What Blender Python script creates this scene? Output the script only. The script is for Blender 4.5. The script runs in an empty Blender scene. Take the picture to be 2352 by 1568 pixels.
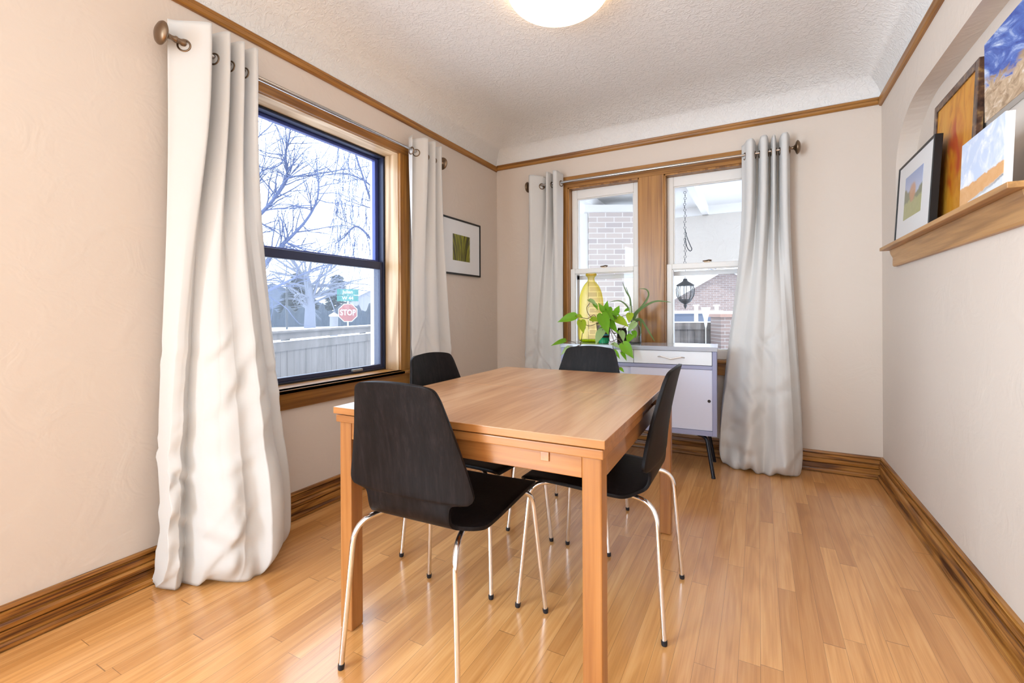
import bpy, bmesh, math, random
from mathutils import Vector, Matrix
random.seed(7)
C = bpy.context.scene.collection
S = bpy.context.scene
PI = math.pi

# ------------------------------------------------------------------ camera
F, YAW, ROLL, CY = 1049.93, 0.494978, 0.0043953, 717.38
CAMH = 1.05
_f = Vector((-math.sin(YAW), math.cos(YAW), 0))
_r = Vector((math.cos(YAW), math.sin(YAW), 0))
_d = Vector((0, 0, -1))
_R = math.cos(ROLL) * _r + math.sin(ROLL) * _d
_D = -math.sin(ROLL) * _r + math.cos(ROLL) * _d
cam_data = bpy.data.cameras.new('camera')
cam = bpy.data.objects.new('camera', cam_data)
C.objects.link(cam)
m3 = Matrix((_R, -_D, -_f)).transposed()
cam.matrix_world = Matrix.Translation((0, 0, CAMH)) @ m3.to_4x4()
cam_data.sensor_width = 36
cam_data.lens = F / 2352 * 36
cam_data.shift_y = (CY - 784) / 2352
cam_data.clip_start = 0.05
cam_data.clip_end = 400
S.camera = cam

# ------------------------------------------------------------------ light and exposure
S.view_settings.view_transform = 'Standard'
S.view_settings.look = 'None'
S.view_settings.gamma = 1
S.view_settings.use_curve_mapping = False
S.view_settings.exposure = 0.82
W = bpy.data.worlds.new('world')
S.world = W
W.use_nodes = True
wn = W.node_tree
wn.nodes['Background'].inputs['Color'].default_value = (0.74, 0.87, 1.0, 1)
wn.nodes['Background'].inputs['Strength'].default_value = 3.0
LAMP_COL, LAMP_STR = (1.0, 0.66, 0.36), 2.8
sun_d = bpy.data.lights.new('winter_sun', 'SUN')
sun_d.energy = 1.0
sun_d.angle = 0.02
sun_d.color = (1.0, 0.93, 0.82)
sun = bpy.data.objects.new('winter_sun', sun_d)
C.objects.link(sun)
sun.rotation_euler = (math.radians(48), 0, math.radians(60))
# cool fill lamp added out of view behind the camera to brighten the room
dl = bpy.data.lights.new('added_cool_fill', 'AREA')
dl.shape = 'RECTANGLE'; dl.size = 2.4; dl.size_y = 2.0
dl.energy = 182; dl.color = (0.68, 0.85, 1.0)
fill_o = bpy.data.objects.new('added_cool_fill', dl)
C.objects.link(fill_o)
fill_o.location = (-2.16, -2.05, 1.32)
fill_o.rotation_euler = (math.radians(90), 0, math.radians(-90 + 14))

# ------------------------------------------------------------------ helpers
XL, XR, YB, YF = -2.105, 0.68, 3.615, -3.6

def ray(u, v):
    return (u - 1176) / F * _R + (v - CY) / F * _D + _f
def at(u, v, d):
    return Vector((0, 0, CAMH)) + d * ray(u, v)
def on(u, v, axis, val):
    r = ray(u, v); c = Vector((0, 0, CAMH))
    return c + r * ((val - c[axis]) / r[axis])

def tag(o, label=None, cat=None, group=None, kind=None):
    if label: o['label'] = label
    if cat: o['category'] = cat
    if group: o['group'] = group
    if kind: o['kind'] = kind
    return o
def thing(name, label, cat, loc=(0, 0, 0), rotz=0, group=None, kind=None):
    o = bpy.data.objects.new(name, None)
    o.empty_display_size = 0.1
    C.objects.link(o)
    o.location = loc
    o.rotation_euler = (0, 0, rotz)
    return tag(o, label, cat, group, kind)
def obj(name, bm, mat, parent=None, smooth=False, world=False, bevel=0, seg=2, solid=0, subsurf=0, angle=None):
    """links one bmesh as one mesh object (world=True: coordinates are the world's)"""
    if world and parent is not None:
        M = parent.matrix_basis.inverted()
        p = parent.parent
        if p: M = M @ p.matrix_basis.inverted()
        bmesh.ops.transform(bm, matrix=M, verts=bm.verts)
    me = bpy.data.meshes.new(name)
    bmesh.ops.recalc_face_normals(bm, faces=bm.faces)
    bm.to_mesh(me); bm.free()
    for m in (mat if isinstance(mat, (list, tuple)) else [mat]):
        me.materials.append(m)
    if smooth:
        me.shade_smooth()
        if angle:
            me.set_sharp_from_angle(angle=math.radians(angle))
    o = bpy.data.objects.new(name, me)
    C.objects.link(o)
    if parent is not None: o.parent = parent
    if solid:
        k = o.modifiers.new('solid', 'SOLIDIFY'); k.thickness = solid; k.offset = 0
    if bevel:
        k = o.modifiers.new('bevel', 'BEVEL'); k.width = bevel; k.segments = seg; k.limit_method = 'ANGLE'; k.angle_limit = math.radians(40)
    if subsurf:
        k = o.modifiers.new('subd', 'SUBSURF'); k.levels = subsurf; k.render_levels = subsurf
    return o
def struct(name, bm, mat, parent=None, **k):
    o = obj(name, bm, mat, parent, **k)
    if parent is None: o['kind'] = 'structure'
    return o
def B():
    return bmesh.new()
def box(bm, x0, x1, y0, y1, z0, z1, mi=0):
    v = [bm.verts.new((x, y, z)) for x in (x0, x1) for y in (y0, y1) for z in (z0, z1)]
    for q in ((0, 1, 3, 2), (4, 6, 7, 5), (0, 4, 5, 1), (2, 3, 7, 6), (0, 2, 6, 4), (1, 5, 7, 3)):
        bm.faces.new([v[i] for i in q]).material_index = mi
    return v
def bx(*a):
    bm = B(); box(bm, *a); return bm
def tube(bm, pts, rad, n=10, caps=True, mi=0):
    """tube through pts, rad a number or one per point"""
    pts = [Vector(p) for p in pts]
    if not isinstance(rad, (list, tuple)): rad = [rad] * len(pts)
    rings = []
    t0 = (pts[1] - pts[0]).normalized()
    ref = Vector((0, 0, 1)) if abs(t0.z) < .9 else Vector((1, 0, 0))
    nrm = t0.cross(ref).normalized()
    for i, p in enumerate(pts):
        if i == 0: t = t0
        elif i == len(pts) - 1: t = (pts[i] - pts[i - 1]).normalized()
        else: t = ((pts[i + 1] - p).normalized() + (p - pts[i - 1]).normalized())
        if t.length < 1e-6: t = t0
        t = t.normalized()
        nrm = (nrm - t * nrm.dot(t))
        if nrm.length < 1e-6: nrm = t.orthogonal()
        nrm.normalize()
        b = t.cross(nrm)
        rings.append([bm.verts.new(p + (nrm * math.cos(2 * PI * k / n) + b * math.sin(2 * PI * k / n)) * rad[i]) for k in range(n)])
    for a, c in zip(rings, rings[1:]):
        for k in range(n):
            bm.faces.new((a[k], a[(k + 1) % n], c[(k + 1) % n], c[k])).material_index = mi
    if caps:
        bm.faces.new(rings[0][::-1]).material_index = mi
        bm.faces.new(rings[-1]).material_index = mi
def arc_pts(pts, r, n=6):
    """rounds the inner corners of a polyline"""
    pts = [Vector(p) for p in pts]
    out = [pts[0]]
    for a, b, c in zip(pts, pts[1:], pts[2:]):
        u = (a - b).normalized(); w = (c - b).normalized()
        q = min(r, (a - b).length * .49, (c - b).length * .49)
        p0, p1 = b + u * q, b + w * q
        for k in range(n + 1):
            t = k / n
            out.append((1 - t) ** 2 * p0 + 2 * t * (1 - t) * b + t * t * p1)
    out.append(pts[-1])
    return out
def smooth_line(pts, n=8):
    P = [Vector(p) for p in pts]
    P = [2 * P[0] - P[1]] + P + [2 * P[-1] - P[-2]]
    out = []
    for i in range(1, len(P) - 2):
        a, b, c, d = P[i - 1:i + 3]
        for k in range(n):
            t = k / n
            out.append(.5 * ((2 * b) + (c - a) * t + (2 * a - 5 * b + 4 * c - d) * t * t + (3 * b - a - 3 * c + d) * t ** 3))
    out.append(P[-2])
    return out
def lathe(bm, prof, loc=(0, 0, 0), n=32, axis='z', mi=0, lobes=0, lobe_amp=0):
    """turns a profile of (radius, height) about an axis through loc"""
    rings = []
    for r, h in prof:
        ring = []
        for k in range(n):
            a = 2 * PI * k / n
            rr = r * (1 + lobe_amp * math.cos(lobes * a)) if lobes else r
            x, y = rr * math.cos(a), rr * math.sin(a)
            p = {'z': (x, y, h), 'y': (x, h, y), 'x': (h, x, y)}[axis]
            ring.append(bm.verts.new(Vector(p) + Vector(loc)))
        rings.append(ring)
    for a, c in zip(rings, rings[1:]):
        for k in range(n):
            bm.faces.new((a[k], a[(k + 1) % n], c[(k + 1) % n], c[k])).material_index = mi
    for ring, (r, h) in ((rings[0], prof[0]), (rings[-1], prof[-1])):
        if r > 1e-5:
            bm.faces.new(ring).material_index = mi
def torus(bm, loc, axis, R, r, n=28, m=8):
    ax = Vector(axis).normalized(); u = ax.orthogonal().normalized(); w = ax.cross(u)
    pts = []
    for i in range(n):
        a = 2 * PI * i / n
        c = u * math.cos(a) + w * math.sin(a)
        pts.append([bm.verts.new(Vector(loc) + c * (R + r * math.cos(2 * PI * j / m)) + ax * r * math.sin(2 * PI * j / m)) for j in range(m)])
    for i in range(n):
        for j in range(m):
            bm.faces.new((pts[i][j], pts[(i + 1) % n][j], pts[(i + 1) % n][(j + 1) % m], pts[i][(j + 1) % m]))
def prism(bm, prof, axis, a0, a1, mi=0):
    """extrudes a closed 2-D profile along an axis (x: profile is y,z; y: x,z; z: x,y)"""
    def P(p, t):
        return {'x': (t, p[0], p[1]), 'y': (p[0], t, p[1]), 'z': (p[0], p[1], t)}[axis]
    A = [bm.verts.new(P(p, a0)) for p in prof]; D = [bm.verts.new(P(p, a1)) for p in prof]
    n = len(prof)
    for k in range(n):
        bm.faces.new((A[k], A[(k + 1) % n], D[(k + 1) % n], D[k])).material_index = mi
    bm.faces.new(A).material_index = mi; bm.faces.new(D[::-1]).material_index = mi
def sweep(bm, prof, path, closed=False):
    """sweeps a closed profile (out, z) along ground points (x, y, nx, ny): the profile's out runs along (nx, ny)"""
    rings = [[bm.verts.new((x + nx * o, y + ny * o, z)) for o, z in prof] for x, y, nx, ny in path]
    n = len(prof)
    for a, c in zip(rings, rings[1:]):
        for k in range(n):
            bm.faces.new((a[k], a[(k + 1) % n], c[(k + 1) % n], c[k]))
    bm.faces.new(rings[0]); bm.faces.new(rings[-1][::-1])
def lerp(a, b, t): return a + (b - a) * t
def sstep(t):
    t = max(0, min(1, t)); return t * t * (3 - 2 * t)
def interp(tab, s):
    if s <= tab[0][0]: return tab[0][1:]
    for a, b in zip(tab, tab[1:]):
        if s <= b[0]:
            t = (s - a[0]) / (b[0] - a[0])
            return tuple(lerp(p, q, t) for p, q in zip(a[1:], b[1:]))
    return tab[-1][1:]
def catmull_tab(tab, s):
    n = len(tab)
    i = 0
    while i < n - 2 and s > tab[i + 1][0]: i += 1
    a, b = tab[i], tab[i + 1]
    t = max(0, min(1, (s - a[0]) / (b[0] - a[0])))
    p = tab[max(0, i - 1)]; q = tab[min(n - 1, i + 2)]
    out = []
    for k in range(1, len(a)):
        m0 = (b[k] - p[k]) / max(1e-6, b[0] - p[0]) * (b[0] - a[0])
        m1 = (q[k] - a[k]) / max(1e-6, q[0] - a[0]) * (b[0] - a[0])
        out.append((2 * t ** 3 - 3 * t * t + 1) * a[k] + (t ** 3 - 2 * t * t + t) * m0 + (-2 * t ** 3 + 3 * t * t) * b[k] + (t ** 3 - t * t) * m1)
    return tuple(out)

# ------------------------------------------------------------------ materials
class Mat:
    def __init__(s, name):
        s.m = bpy.data.materials.new(name); s.m.use_nodes = True
        s.t = s.m.node_tree; s.t.nodes.clear()
        s.out = s.n('ShaderNodeOutputMaterial')
    def n(s, kind, **k):
        x = s.t.nodes.new(kind)
        for a, v in k.items(): setattr(x, a, v)
        return x
    def put(s, sock, v):
        if hasattr(v, 'is_output') or isinstance(v, bpy.types.NodeSocket): s.t.links.new(v, sock)
        elif isinstance(v, (tuple, list)) and len(v) == 3 and sock.type == 'RGBA': sock.default_value = (*v, 1)
        else: sock.default_value = v
    def math(s, op, a, b=0.0, c=0.0, clamp=False):
        x = s.n('ShaderNodeMath', operation=op, use_clamp=clamp)
        s.put(x.inputs[0], a); s.put(x.inputs[1], b); s.put(x.inputs[2], c)
        return x.outputs[0]
    def mix(s, f, a, b, mode='MIX'):
        x = s.n('ShaderNodeMix', data_type='RGBA', blend_type=mode)
        s.put(x.inputs[0], f); s.put(x.inputs[6], a); s.put(x.inputs[7], b)
        return x.outputs[2]
    def ramp(s, f, stops, interp='LINEAR'):
        x = s.n('ShaderNodeValToRGB'); x.color_ramp.interpolation = interp
        e = x.color_ramp.elements
        while len(e) < len(stops): e.new(0.5)
        for i, (p, c) in enumerate(stops):
            e[i].position = p; e[i].color = (*c, 1) if len(c) == 3 else c
        s.put(x.inputs[0], f)
        return x.outputs[0]
    def coord(s, which='Object', scale=(1, 1, 1), loc=(0, 0, 0), rot=(0, 0, 0)):
        c = s.n('ShaderNodeTexCoord').outputs[which]
        mp = s.n('ShaderNodeMapping'); s.t.links.new(c, mp.inputs[0])
        mp.inputs['Scale'].default_value = scale; mp.inputs['Location'].default_value = loc; mp.inputs['Rotation'].default_value = rot
        return mp.outputs[0]
    def xyz(s, v):
        x = s.n('ShaderNodeSeparateXYZ'); s.put(x.inputs[0], v); return x.outputs
    def comb(s, x, y, z):
        c = s.n('ShaderNodeCombineXYZ')
        for i, v in enumerate((x, y, z)): s.put(c.inputs[i], v)
        return c.outputs[0]
    def noise(s, v, scale=5, detail=4, rough=.55, dist=0, col=False):
        x = s.n('ShaderNodeTexNoise'); s.put(x.inputs['Vector'], v)
        x.inputs['Scale'].default_value = scale; x.inputs['Detail'].default_value = detail
        x.inputs['Roughness'].default_value = rough; x.inputs['Distortion'].default_value = dist
        return x.outputs[1 if col else 0]
    def bump(s, h, strength=.3, dist=.01):
        x = s.n('ShaderNodeBump'); s.put(x.inputs['Height'], h)
        x.inputs['Strength'].default_value = strength; x.inputs['Distance'].default_value = dist
        return x.outputs[0]
    def pbr(s, col, rough=.5, metal=0, normal=None, coat=0, coat_rough=.1, spec=.5, trans=0, ior=1.45, emit=None, emit_s=0, sheen=0, sub=0):
        p = s.n('ShaderNodeBsdfPrincipled')
        s.put(p.inputs['Base Color'], col); s.put(p.inputs['Roughness'], rough); s.put(p.inputs['Metallic'], metal)
        p.inputs['Coat Weight'].default_value = coat; p.inputs['Coat Roughness'].default_value = coat_rough
        p.inputs['Specular IOR Level'].default_value = spec; p.inputs['Transmission Weight'].default_value = trans
        p.inputs['IOR'].default_value = ior; p.inputs['Sheen Weight'].default_value = sheen
        if normal is not None: s.put(p.inputs['Normal'], normal)
        if emit is not None:
            s.put(p.inputs['Emission Color'], emit); p.inputs['Emission Strength'].default_value = emit_s
        s.t.links.new(p.outputs[0], s.out.inputs[0])
        s.p = p
        return s.m
def plain(name, col, rough=.5, metal=0, **k):
    return Mat(name).pbr(col, rough, metal, **k)
def wood(name, dark, mid, light, axis='y', across=26, along=1.1, rough=.38, coat=.15, streak=.5, bump=.08, rings=.35, off=(0, 0, 0), spec=.5):
    b = Mat(name)
    sc = [across, across, across]; sc['xyz'.index(axis)] = along
    v = b.coord('Object', sc, off)
    n1 = b.noise(v, 1, 5, .6, .5)
    sc2 = [across * 5] * 3; sc2['xyz'.index(axis)] = along * 2.4
    n2 = b.noise(b.coord('Object', sc2, off), 1, 3, .6, .2)
    sc3 = [across * .3] * 3; sc3['xyz'.index(axis)] = along * .55
    n3 = b.noise(b.coord('Object', sc3, off), 1, 2, .5, .3)
    ring = b.math('SINE', b.math('MULTIPLY', n3, 42.0))
    ring = b.math('MULTIPLY', b.math('ADD', ring, 1.0), .5 * rings)
    f = b.math('ADD', b.math('MULTIPLY', n1, 1.0), b.math('SUBTRACT', b.math('MULTIPLY', n2, streak), streak * .5))
    f = b.math('SUBTRACT', f, b.math('MULTIPLY', b.math('SUBTRACT', ring, rings * .3), .5))
    col = b.ramp(f, [(.22, dark), (.5, mid), (.78, light)])
    return b.pbr(col, rough, coat=coat, coat_rough=.15, spec=spec, normal=b.bump(n2, bump, .003))

def floor_mat():
    b = Mat('oak_strip_floor')
    x, y, z = b.xyz(b.coord('Object'))
    w = .0585
    row = b.math('FLOOR', b.math('DIVIDE', x, w))
    fx = b.math('FRACT', b.math('DIVIDE', x, w))
    wn1 = b.n('ShaderNodeTexWhiteNoise', noise_dimensions='1D'); b.put(wn1.inputs['W'], row)
    r1 = wn1.outputs['Value']
    L = b.math('ADD', b.math('MULTIPLY', r1, .7), .65)
    yy = b.math('DIVIDE', b.math('ADD', y, b.math('MULTIPLY', r1, 37.3)), L)
    pl = b.math('FLOOR', yy); fy = b.math('FRACT', yy)
    wn2 = b.n('ShaderNodeTexWhiteNoise', noise_dimensions='2D'); b.put(wn2.inputs['Vector'], b.comb(row, pl, 0.0))
    r2 = wn2.outputs['Value']
    # grain, shifted plank by plank
    sh = b.math('MULTIPLY', r2, 41.0)
    v = b.comb(b.math('ADD', b.math('MULTIPLY', x, 30.0), sh), b.math('ADD', b.math('MULTIPLY', y, 1.3), sh), sh)
    g1 = b.noise(v, 1, 5, .6, .6)
    v2 = b.comb(b.math('ADD', b.math('MULTIPLY', x, 190.0), sh), b.math('ADD', b.math('MULTIPLY', y, 4.0), sh), sh)
    g2 = b.noise(v2, 1, 3, .6, .2)
    v3 = b.comb(b.math('ADD', b.math('MULTIPLY', x, 10.0), sh), b.math('MULTIPLY', y, .8), sh)
    g3 = b.math('SINE', b.math('MULTIPLY', b.noise(v3, 1, 2, .5, .2), 55.0))
    f = b.math('ADD', b.math('MULTIPLY', g1, .55), b.math('MULTIPLY', g2, .35))
    f = b.math('ADD', f, b.math('MULTIPLY', g3, .05))
    col = b.ramp(f, [(.22, (.53, .235, .065)), (.45, (.71, .345, .112)), (.68, (.82, .455, .18))])
    tint = b.ramp(r2, [(0, (.80, .71, .62)), (.2, (.93, .89, .85)), (.6, (1, .98, .96)), (1, (1.06, 1.05, 1.04))])
    col = b.mix(1.0, col, tint, 'MULTIPLY')
    gap = b.math('MAXIMUM', b.math('LESS_THAN', fx, .018), b.math('LESS_THAN', fy, .0022))
    col = b.mix(b.math('MULTIPLY', gap, .6), col, (.12, .05, .015))
    ro = b.math('ADD', .27, b.math('MULTIPLY', g1, .10))
    h = b.math('SUBTRACT', b.math('MULTIPLY', g2, .15), gap)
    return b.pbr(col, ro, coat=1.0, coat_rough=.17, normal=b.bump(h, .10, .002))
def plaster(name, col, bumps=.25, scale=9, fine=60, rough=.75, dist=.02):
    b = Mat(name)
    v = b.coord('Object')
    n1 = b.noise(v, scale, 3, .6, 1.2); n2 = b.noise(v, fine, 3, .6)
    k = b.ramp(n1, [(.45, (0, 0, 0)), (.62, (1, 1, 1))])
    h = b.math('ADD', b.math('MULTIPLY', k, .6), b.math('MULTIPLY', n2, .4))
    big = b.noise(v, .9, 2, .5)
    c2 = tuple(q * .965 for q in col)
    return b.pbr(b.mix(big, col, c2), rough, normal=b.bump(h, bumps, dist), spec=.3)
M = {}
M['floor'] = floor_mat()
M['wall'] = plaster('beige_plaster', (.69, .598, .52), .16, 6, 40, .75, .008)
M['ceiling'] = plaster('white_textured_plaster', (.80, .785, .765), .36, 34, 80, .85, .014)
OAK = ((.17, .062, .010), (.34, .145, .026), (.45, .21, .048))
M['oak_y'] = wood('oak_trim_lengthwise', *OAK, axis='y', across=24, along=.9)
M['oak_x'] = wood('oak_trim_across', *OAK, axis='x', across=24, along=.9)
M['oak_z'] = wood('oak_trim_upright', *OAK, axis='z', across=24, along=.9)
BASE = ((.09, .026, .004), (.33, .128, .020), (.50, .235, .055))
M['base_y'] = wood('dark_oak_base_lengthwise', *BASE, axis='y', across=42, along=1.8, rings=.5, streak=.8)
M['base_x'] = wood('dark_oak_base_across', *BASE, axis='x', across=42, along=1.8, rings=.5, streak=.8)
PALE = ((.42, .25, .12), (.66, .46, .27), (.78, .60, .40))
M['pale_z'] = wood('pale_oak_jamb', *PALE, axis='z', across=16, along=.9, rings=.8)
M['pale_y'] = wood('pale_oak_jamb_flat', *PALE, axis='y', across=16, along=.9, rings=.8)
SHELF = ((.26, .12, .035), (.46, .24, .08), (.56, .31, .12))
M['shelf'] = wood('shelf_fir', *SHELF, axis='y', across=14, along=.9, rough=.45, rings=.3)
TBL = ((.22, .072, .016), (.36, .140, .036), (.44, .195, .062))
TOP_SHEEN = ((.42, .175, .070), (.60, .31, .145), (.70, .41, .22))  # lighter than the legs: window sheen is put into these tones
M['table_y'] = wood('stained_beech_long', *TBL, axis='y', across=14, along=.8, rough=.30, coat=.7, rings=.25)
M['table_top'] = wood('sheen_tinted_beech_top', *TOP_SHEEN, axis='y', across=13, along=.9, rough=.42, coat=1.0, rings=.25)
M['table_top'].node_tree.nodes['Principled BSDF'].inputs['Coat Roughness'].default_value = .27
M['table_x'] = wood('stained_beech_wide', *TBL, axis='x', across=14, along=.8, rough=.32, coat=.25, rings=.25)
M['table_z'] = wood('stained_beech_upright', *TBL, axis='z', across=14, along=.8, rough=.34, coat=.2, rings=.2)
M['chair'] = wood('black_brown_veneer', (.003, .002, .002), (.007, .005, .005), (.016, .011, .011), axis='z', across=60, along=2, rough=.46, coat=0, spec=.15, rings=.1, bump=.1)
M['chrome'] = plain('chrome_tube', (.82, .82, .84), .10, 1)
M['rubber'] = plain('black_rubber', (.01, .01, .014), .5)
M['bronze'] = plain('brushed_bronze', (.23, .16, .105), .34, 1)
M['rod'] = plain('nickel_rod', (.50, .49, .48), .22, 1)
M['white_paint'] = plain('white_gloss_paint', (.80, .785, .76), .42)
M['sky_blue_frame'] = plain('sky_tinted_anodised_frame', (.07, .09, .28), .32, .3)  # dark metal with the sky's blue reflection put into its base colour
M['dark_vinyl'] = plain('near_black_frame', (.035, .042, .085), .35, .2)
M['black_seal'] = plain('black_gasket', (.012, .012, .014), .5)
M['grey_metal'] = plain('grey_metal', (.35, .34, .33), .4, .6)
M['cab_grey'] = plain('blue_grey_paint', (.30, .315, .47), .42)
M['cab_top'] = plain('grey_laminate', (.40, .43, .50), .16, coat=.4)
M['cab_white'] = plain('drawer_white_paint', (.76, .79, .84), .4)
M['cab_lav'] = plain('door_pale_lavender_paint', (.61, .63, .76), .45)
M['black_metal'] = plain('black_steel', (.008, .009, .016), .25, .2)
M['steel'] = plain('handle_steel', (.72, .71, .70), .35, .7)
M['dark'] = plain('gap_shade_and_backing', (.03, .022, .018), .8)
M['snow'] = plain('snow', (.88, .90, .95), .9)
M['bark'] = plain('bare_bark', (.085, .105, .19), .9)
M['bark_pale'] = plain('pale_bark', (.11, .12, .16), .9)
M['evergreen'] = plain('frosted_evergreen', (.035, .045, .055), .9)
M['hedge'] = plain('dark_hedge', (.022, .032, .05), .9)
M['roof'] = M['snow']
M['siding'] = plain('pale_siding', (.16, .16, .175), .8)
M['house_dark'] = plain('blue_grey_wall', (.055, .07, .105), .8)
M['sign_green'] = plain('street_sign_green', (.005, .11, .095), .5)
M['sign_red'] = plain('stop_sign_red', (.19, .05, .045), .5)
M['sign_white'] = plain('sign_white', (.42, .42, .43), .5)
M['galv'] = plain('galvanised_post', (.45, .46, .48), .5, .4)
M['stucco'] = plaster('peach_stucco', (.66, .605, .55), .4, 4, 30, .9)
M['porch_white'] = plain('porch_white_paint', (.84, .82, .80), .6)
M['lantern'] = plain('black_iron', (.03, .035, .045), .5, .4)
M['terracotta'] = plain('brick_cap', (.25, .15, .12), .8)
def fence_mat():
    b = Mat('weathered_boards')
    v = b.coord('Object', (9, 9, .8))
    n = b.noise(v, 1, 4, .6, .4)
    return b.pbr(b.ramp(n, [(.3, (.07, .06, .055)), (.55, (.115, .10, .095)), (.75, (.16, .145, .14))]), .85)
M['fence'] = fence_mat()
def brick_mat(name, c1, c2, mortar, rotz=0.0):
    b = Mat(name)
    x, y, z = b.xyz(b.coord('Object'))
    t = b.n('ShaderNodeTexBrick')
    b.put(t.inputs['Vector'], b.comb(x, z, 0.0))
    b.put(t.inputs['Color1'], c1); b.put(t.inputs['Color2'], c2); b.put(t.inputs['Mortar'], mortar)
    t.inputs['Scale'].default_value = 1; t.inputs['Brick Width'].default_value = .215; t.inputs['Row Height'].default_value = .0677
    t.inputs['Mortar Size'].default_value = .007; t.inputs['Mortar Smooth'].default_value = .3
    return b.pbr(t.outputs[0], .85, normal=b.bump(t.outputs[1], -.4, .01))
M['brick'] = brick_mat('pale_pink_brick', (.55, .48, .46), (.69, .59, .53), (.80, .75, .71))
M['brick_red'] = brick_mat('red_brick', (.14, .10, .09), (.19, .135, .12), (.24, .22, .21))
def schlick(b):
    lw = b.n('ShaderNodeLayerWeight'); lw.inputs[0].default_value = .5
    return b.math('ADD', .024, b.math('MULTIPLY', b.math('POWER', lw.outputs['Facing'], 5.0), .9))
def glass_mat(name, tint=(1, 1, 1), refl=.06, rough=.0, ior=1.45, edge=None):
    b = Mat(name)
    tr = b.n('ShaderNodeBsdfTransparent'); gl = b.n('ShaderNodeBsdfGlossy')
    gl.inputs['Roughness'].default_value = rough
    if edge:
        lw = b.n('ShaderNodeLayerWeight'); lw.inputs[0].default_value = .45
        b.put(tr.inputs[0], b.mix(lw.outputs['Facing'], tint, edge))
    else: b.put(tr.inputs[0], tint)
    mx = b.n('ShaderNodeMixShader')
    b.put(mx.inputs[0], schlick(b)); b.t.links.new(tr.outputs[0], mx.inputs[1]); b.t.links.new(gl.outputs[0], mx.inputs[2])
    b.t.links.new(mx.outputs[0], b.out.inputs[0])
    return b.m
M['pane'] = glass_mat('window_glass', (.97, .98, 1.0))
def hazy():
    """milky lower pane: a translucent mix puts in the faint veil of glare"""
    b = Mat('veiled_window_glass')
    tr = b.n('ShaderNodeBsdfTransparent'); b.put(tr.inputs[0], (.96, .97, 1.0))
    tl = b.n('ShaderNodeBsdfTranslucent'); b.put(tl.inputs[0], (.9, .94, 1.0))
    gl = b.n('ShaderNodeBsdfGlossy'); gl.inputs['Roughness'].default_value = 0
    m1 = b.n('ShaderNodeMixShader'); m1.inputs[0].default_value = .06
    b.t.links.new(tr.outputs[0], m1.inputs[1]); b.t.links.new(tl.outputs[0], m1.inputs[2])
    m2 = b.n('ShaderNodeMixShader'); b.put(m2.inputs[0], schlick(b))
    b.t.links.new(m1.outputs[0], m2.inputs[1]); b.t.links.new(gl.outputs[0], m2.inputs[2])
    b.t.links.new(m2.outputs[0], b.out.inputs[0])
    return b.m
M['hazy_pane'] = hazy()
M['yellow_glass'] = glass_mat('yellow_glass', (1.0, .90, .60), edge=(.80, .72, .06))
M['clear_glass'] = glass_mat('clear_glass', (.95, .96, .96), edge=(.42, .44, .46))
M['vase_base'] = glass_mat('thick_green_yellow_glass', (.62, .85, .03), edge=(.45, .62, .0))
def cloth():
    b = Mat('white_cotton_curtain')
    v = b.coord('Object')
    n = b.noise(v, 160, 2, .6)
    p = b.n('ShaderNodeBsdfPrincipled')
    b.put(p.inputs['Base Color'], (.77, .755, .735)); p.inputs['Roughness'].default_value = .85
    p.inputs['Sheen Weight'].default_value = .2; p.inputs['Specular IOR Level'].default_value = .2
    b.put(p.inputs['Normal'], b.bump(n, .05, .001))
    tl = b.n('ShaderNodeBsdfTranslucent'); b.put(tl.inputs[0], (.84, .83, .82))
    mx = b.n('ShaderNodeMixShader'); mx.inputs[0].default_value = .22
    b.t.links.new(p.outputs[0], mx.inputs[1]); b.t.links.new(tl.outputs[0], mx.inputs[2]); b.t.links.new(mx.outputs[0], b.out.inputs[0])
    return b.m
M['cloth'] = cloth()
def leaf_mat(name, c, c2):
    b = Mat(name)
    n = b.noise(b.coord('Object'), 30, 3)
    p = b.n('ShaderNodeBsdfPrincipled'); b.put(p.inputs['Base Color'], b.mix(n, c, c2)); p.inputs['Roughness'].default_value = .38
    tl = b.n('ShaderNodeBsdfTranslucent'); b.put(tl.inputs[0], b.mix(n, tuple(min(1, q * 1.6) for q in c), c2))
    mx = b.n('ShaderNodeMixShader'); mx.inputs[0].default_value = .42
    b.t.links.new(p.outputs[0], mx.inputs[1]); b.t.links.new(tl.outputs[0], mx.inputs[2]); b.t.links.new(mx.outputs[0], b.out.inputs[0])
    return b.m
M['leaf'] = leaf_mat('pothos_leaf', (.12, .34, .015), (.24, .50, .025))
M['leaf_y'] = leaf_mat('pothos_leaf_yellowish', (.33, .45, .02), (.42, .55, .04))
M['leaf_g'] = leaf_mat('pothos_leaf_pale_back', (.33, .50, .18), (.42, .56, .27))
M['blade'] = leaf_mat('long_blade_leaf', (.10, .18, .05), (.17, .24, .09))
M['stem'] = plain('brown_stem', (.11, .07, .035), .7)
M['root'] = plain('pale_roots_soil', (.42, .33, .27), .9)
M['soil'] = plain('dark_soil', (.03, .018, .012), .9)
M['pot_green'] = plain('emerald_glass', (.0, .32, .12), .1, coat=.5)
M['pot_blue'] = plain('turquoise_band', (.05, .30, .50), .2)
M['bulb'] = plain('pale_bulb', (.45, .55, .35), .5)
M['lamp_bowl'] = Mat('lit_alabaster').pbr((.9, .85, .75), .4, emit=LAMP_COL, emit_s=LAMP_STR)
M['lamp_ring'] = plain('lamp_rim_bronze', (.35, .26, .18), .35, .8)
M['frame_black'] = plain('black_frame', (.006, .005, .005), .4)
M['mat_board'] = plain('mat_board', (.86, .85, .83), .7)
M['canvas_side'] = plain('canvas_edge', (.80, .78, .75), .8)
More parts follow.
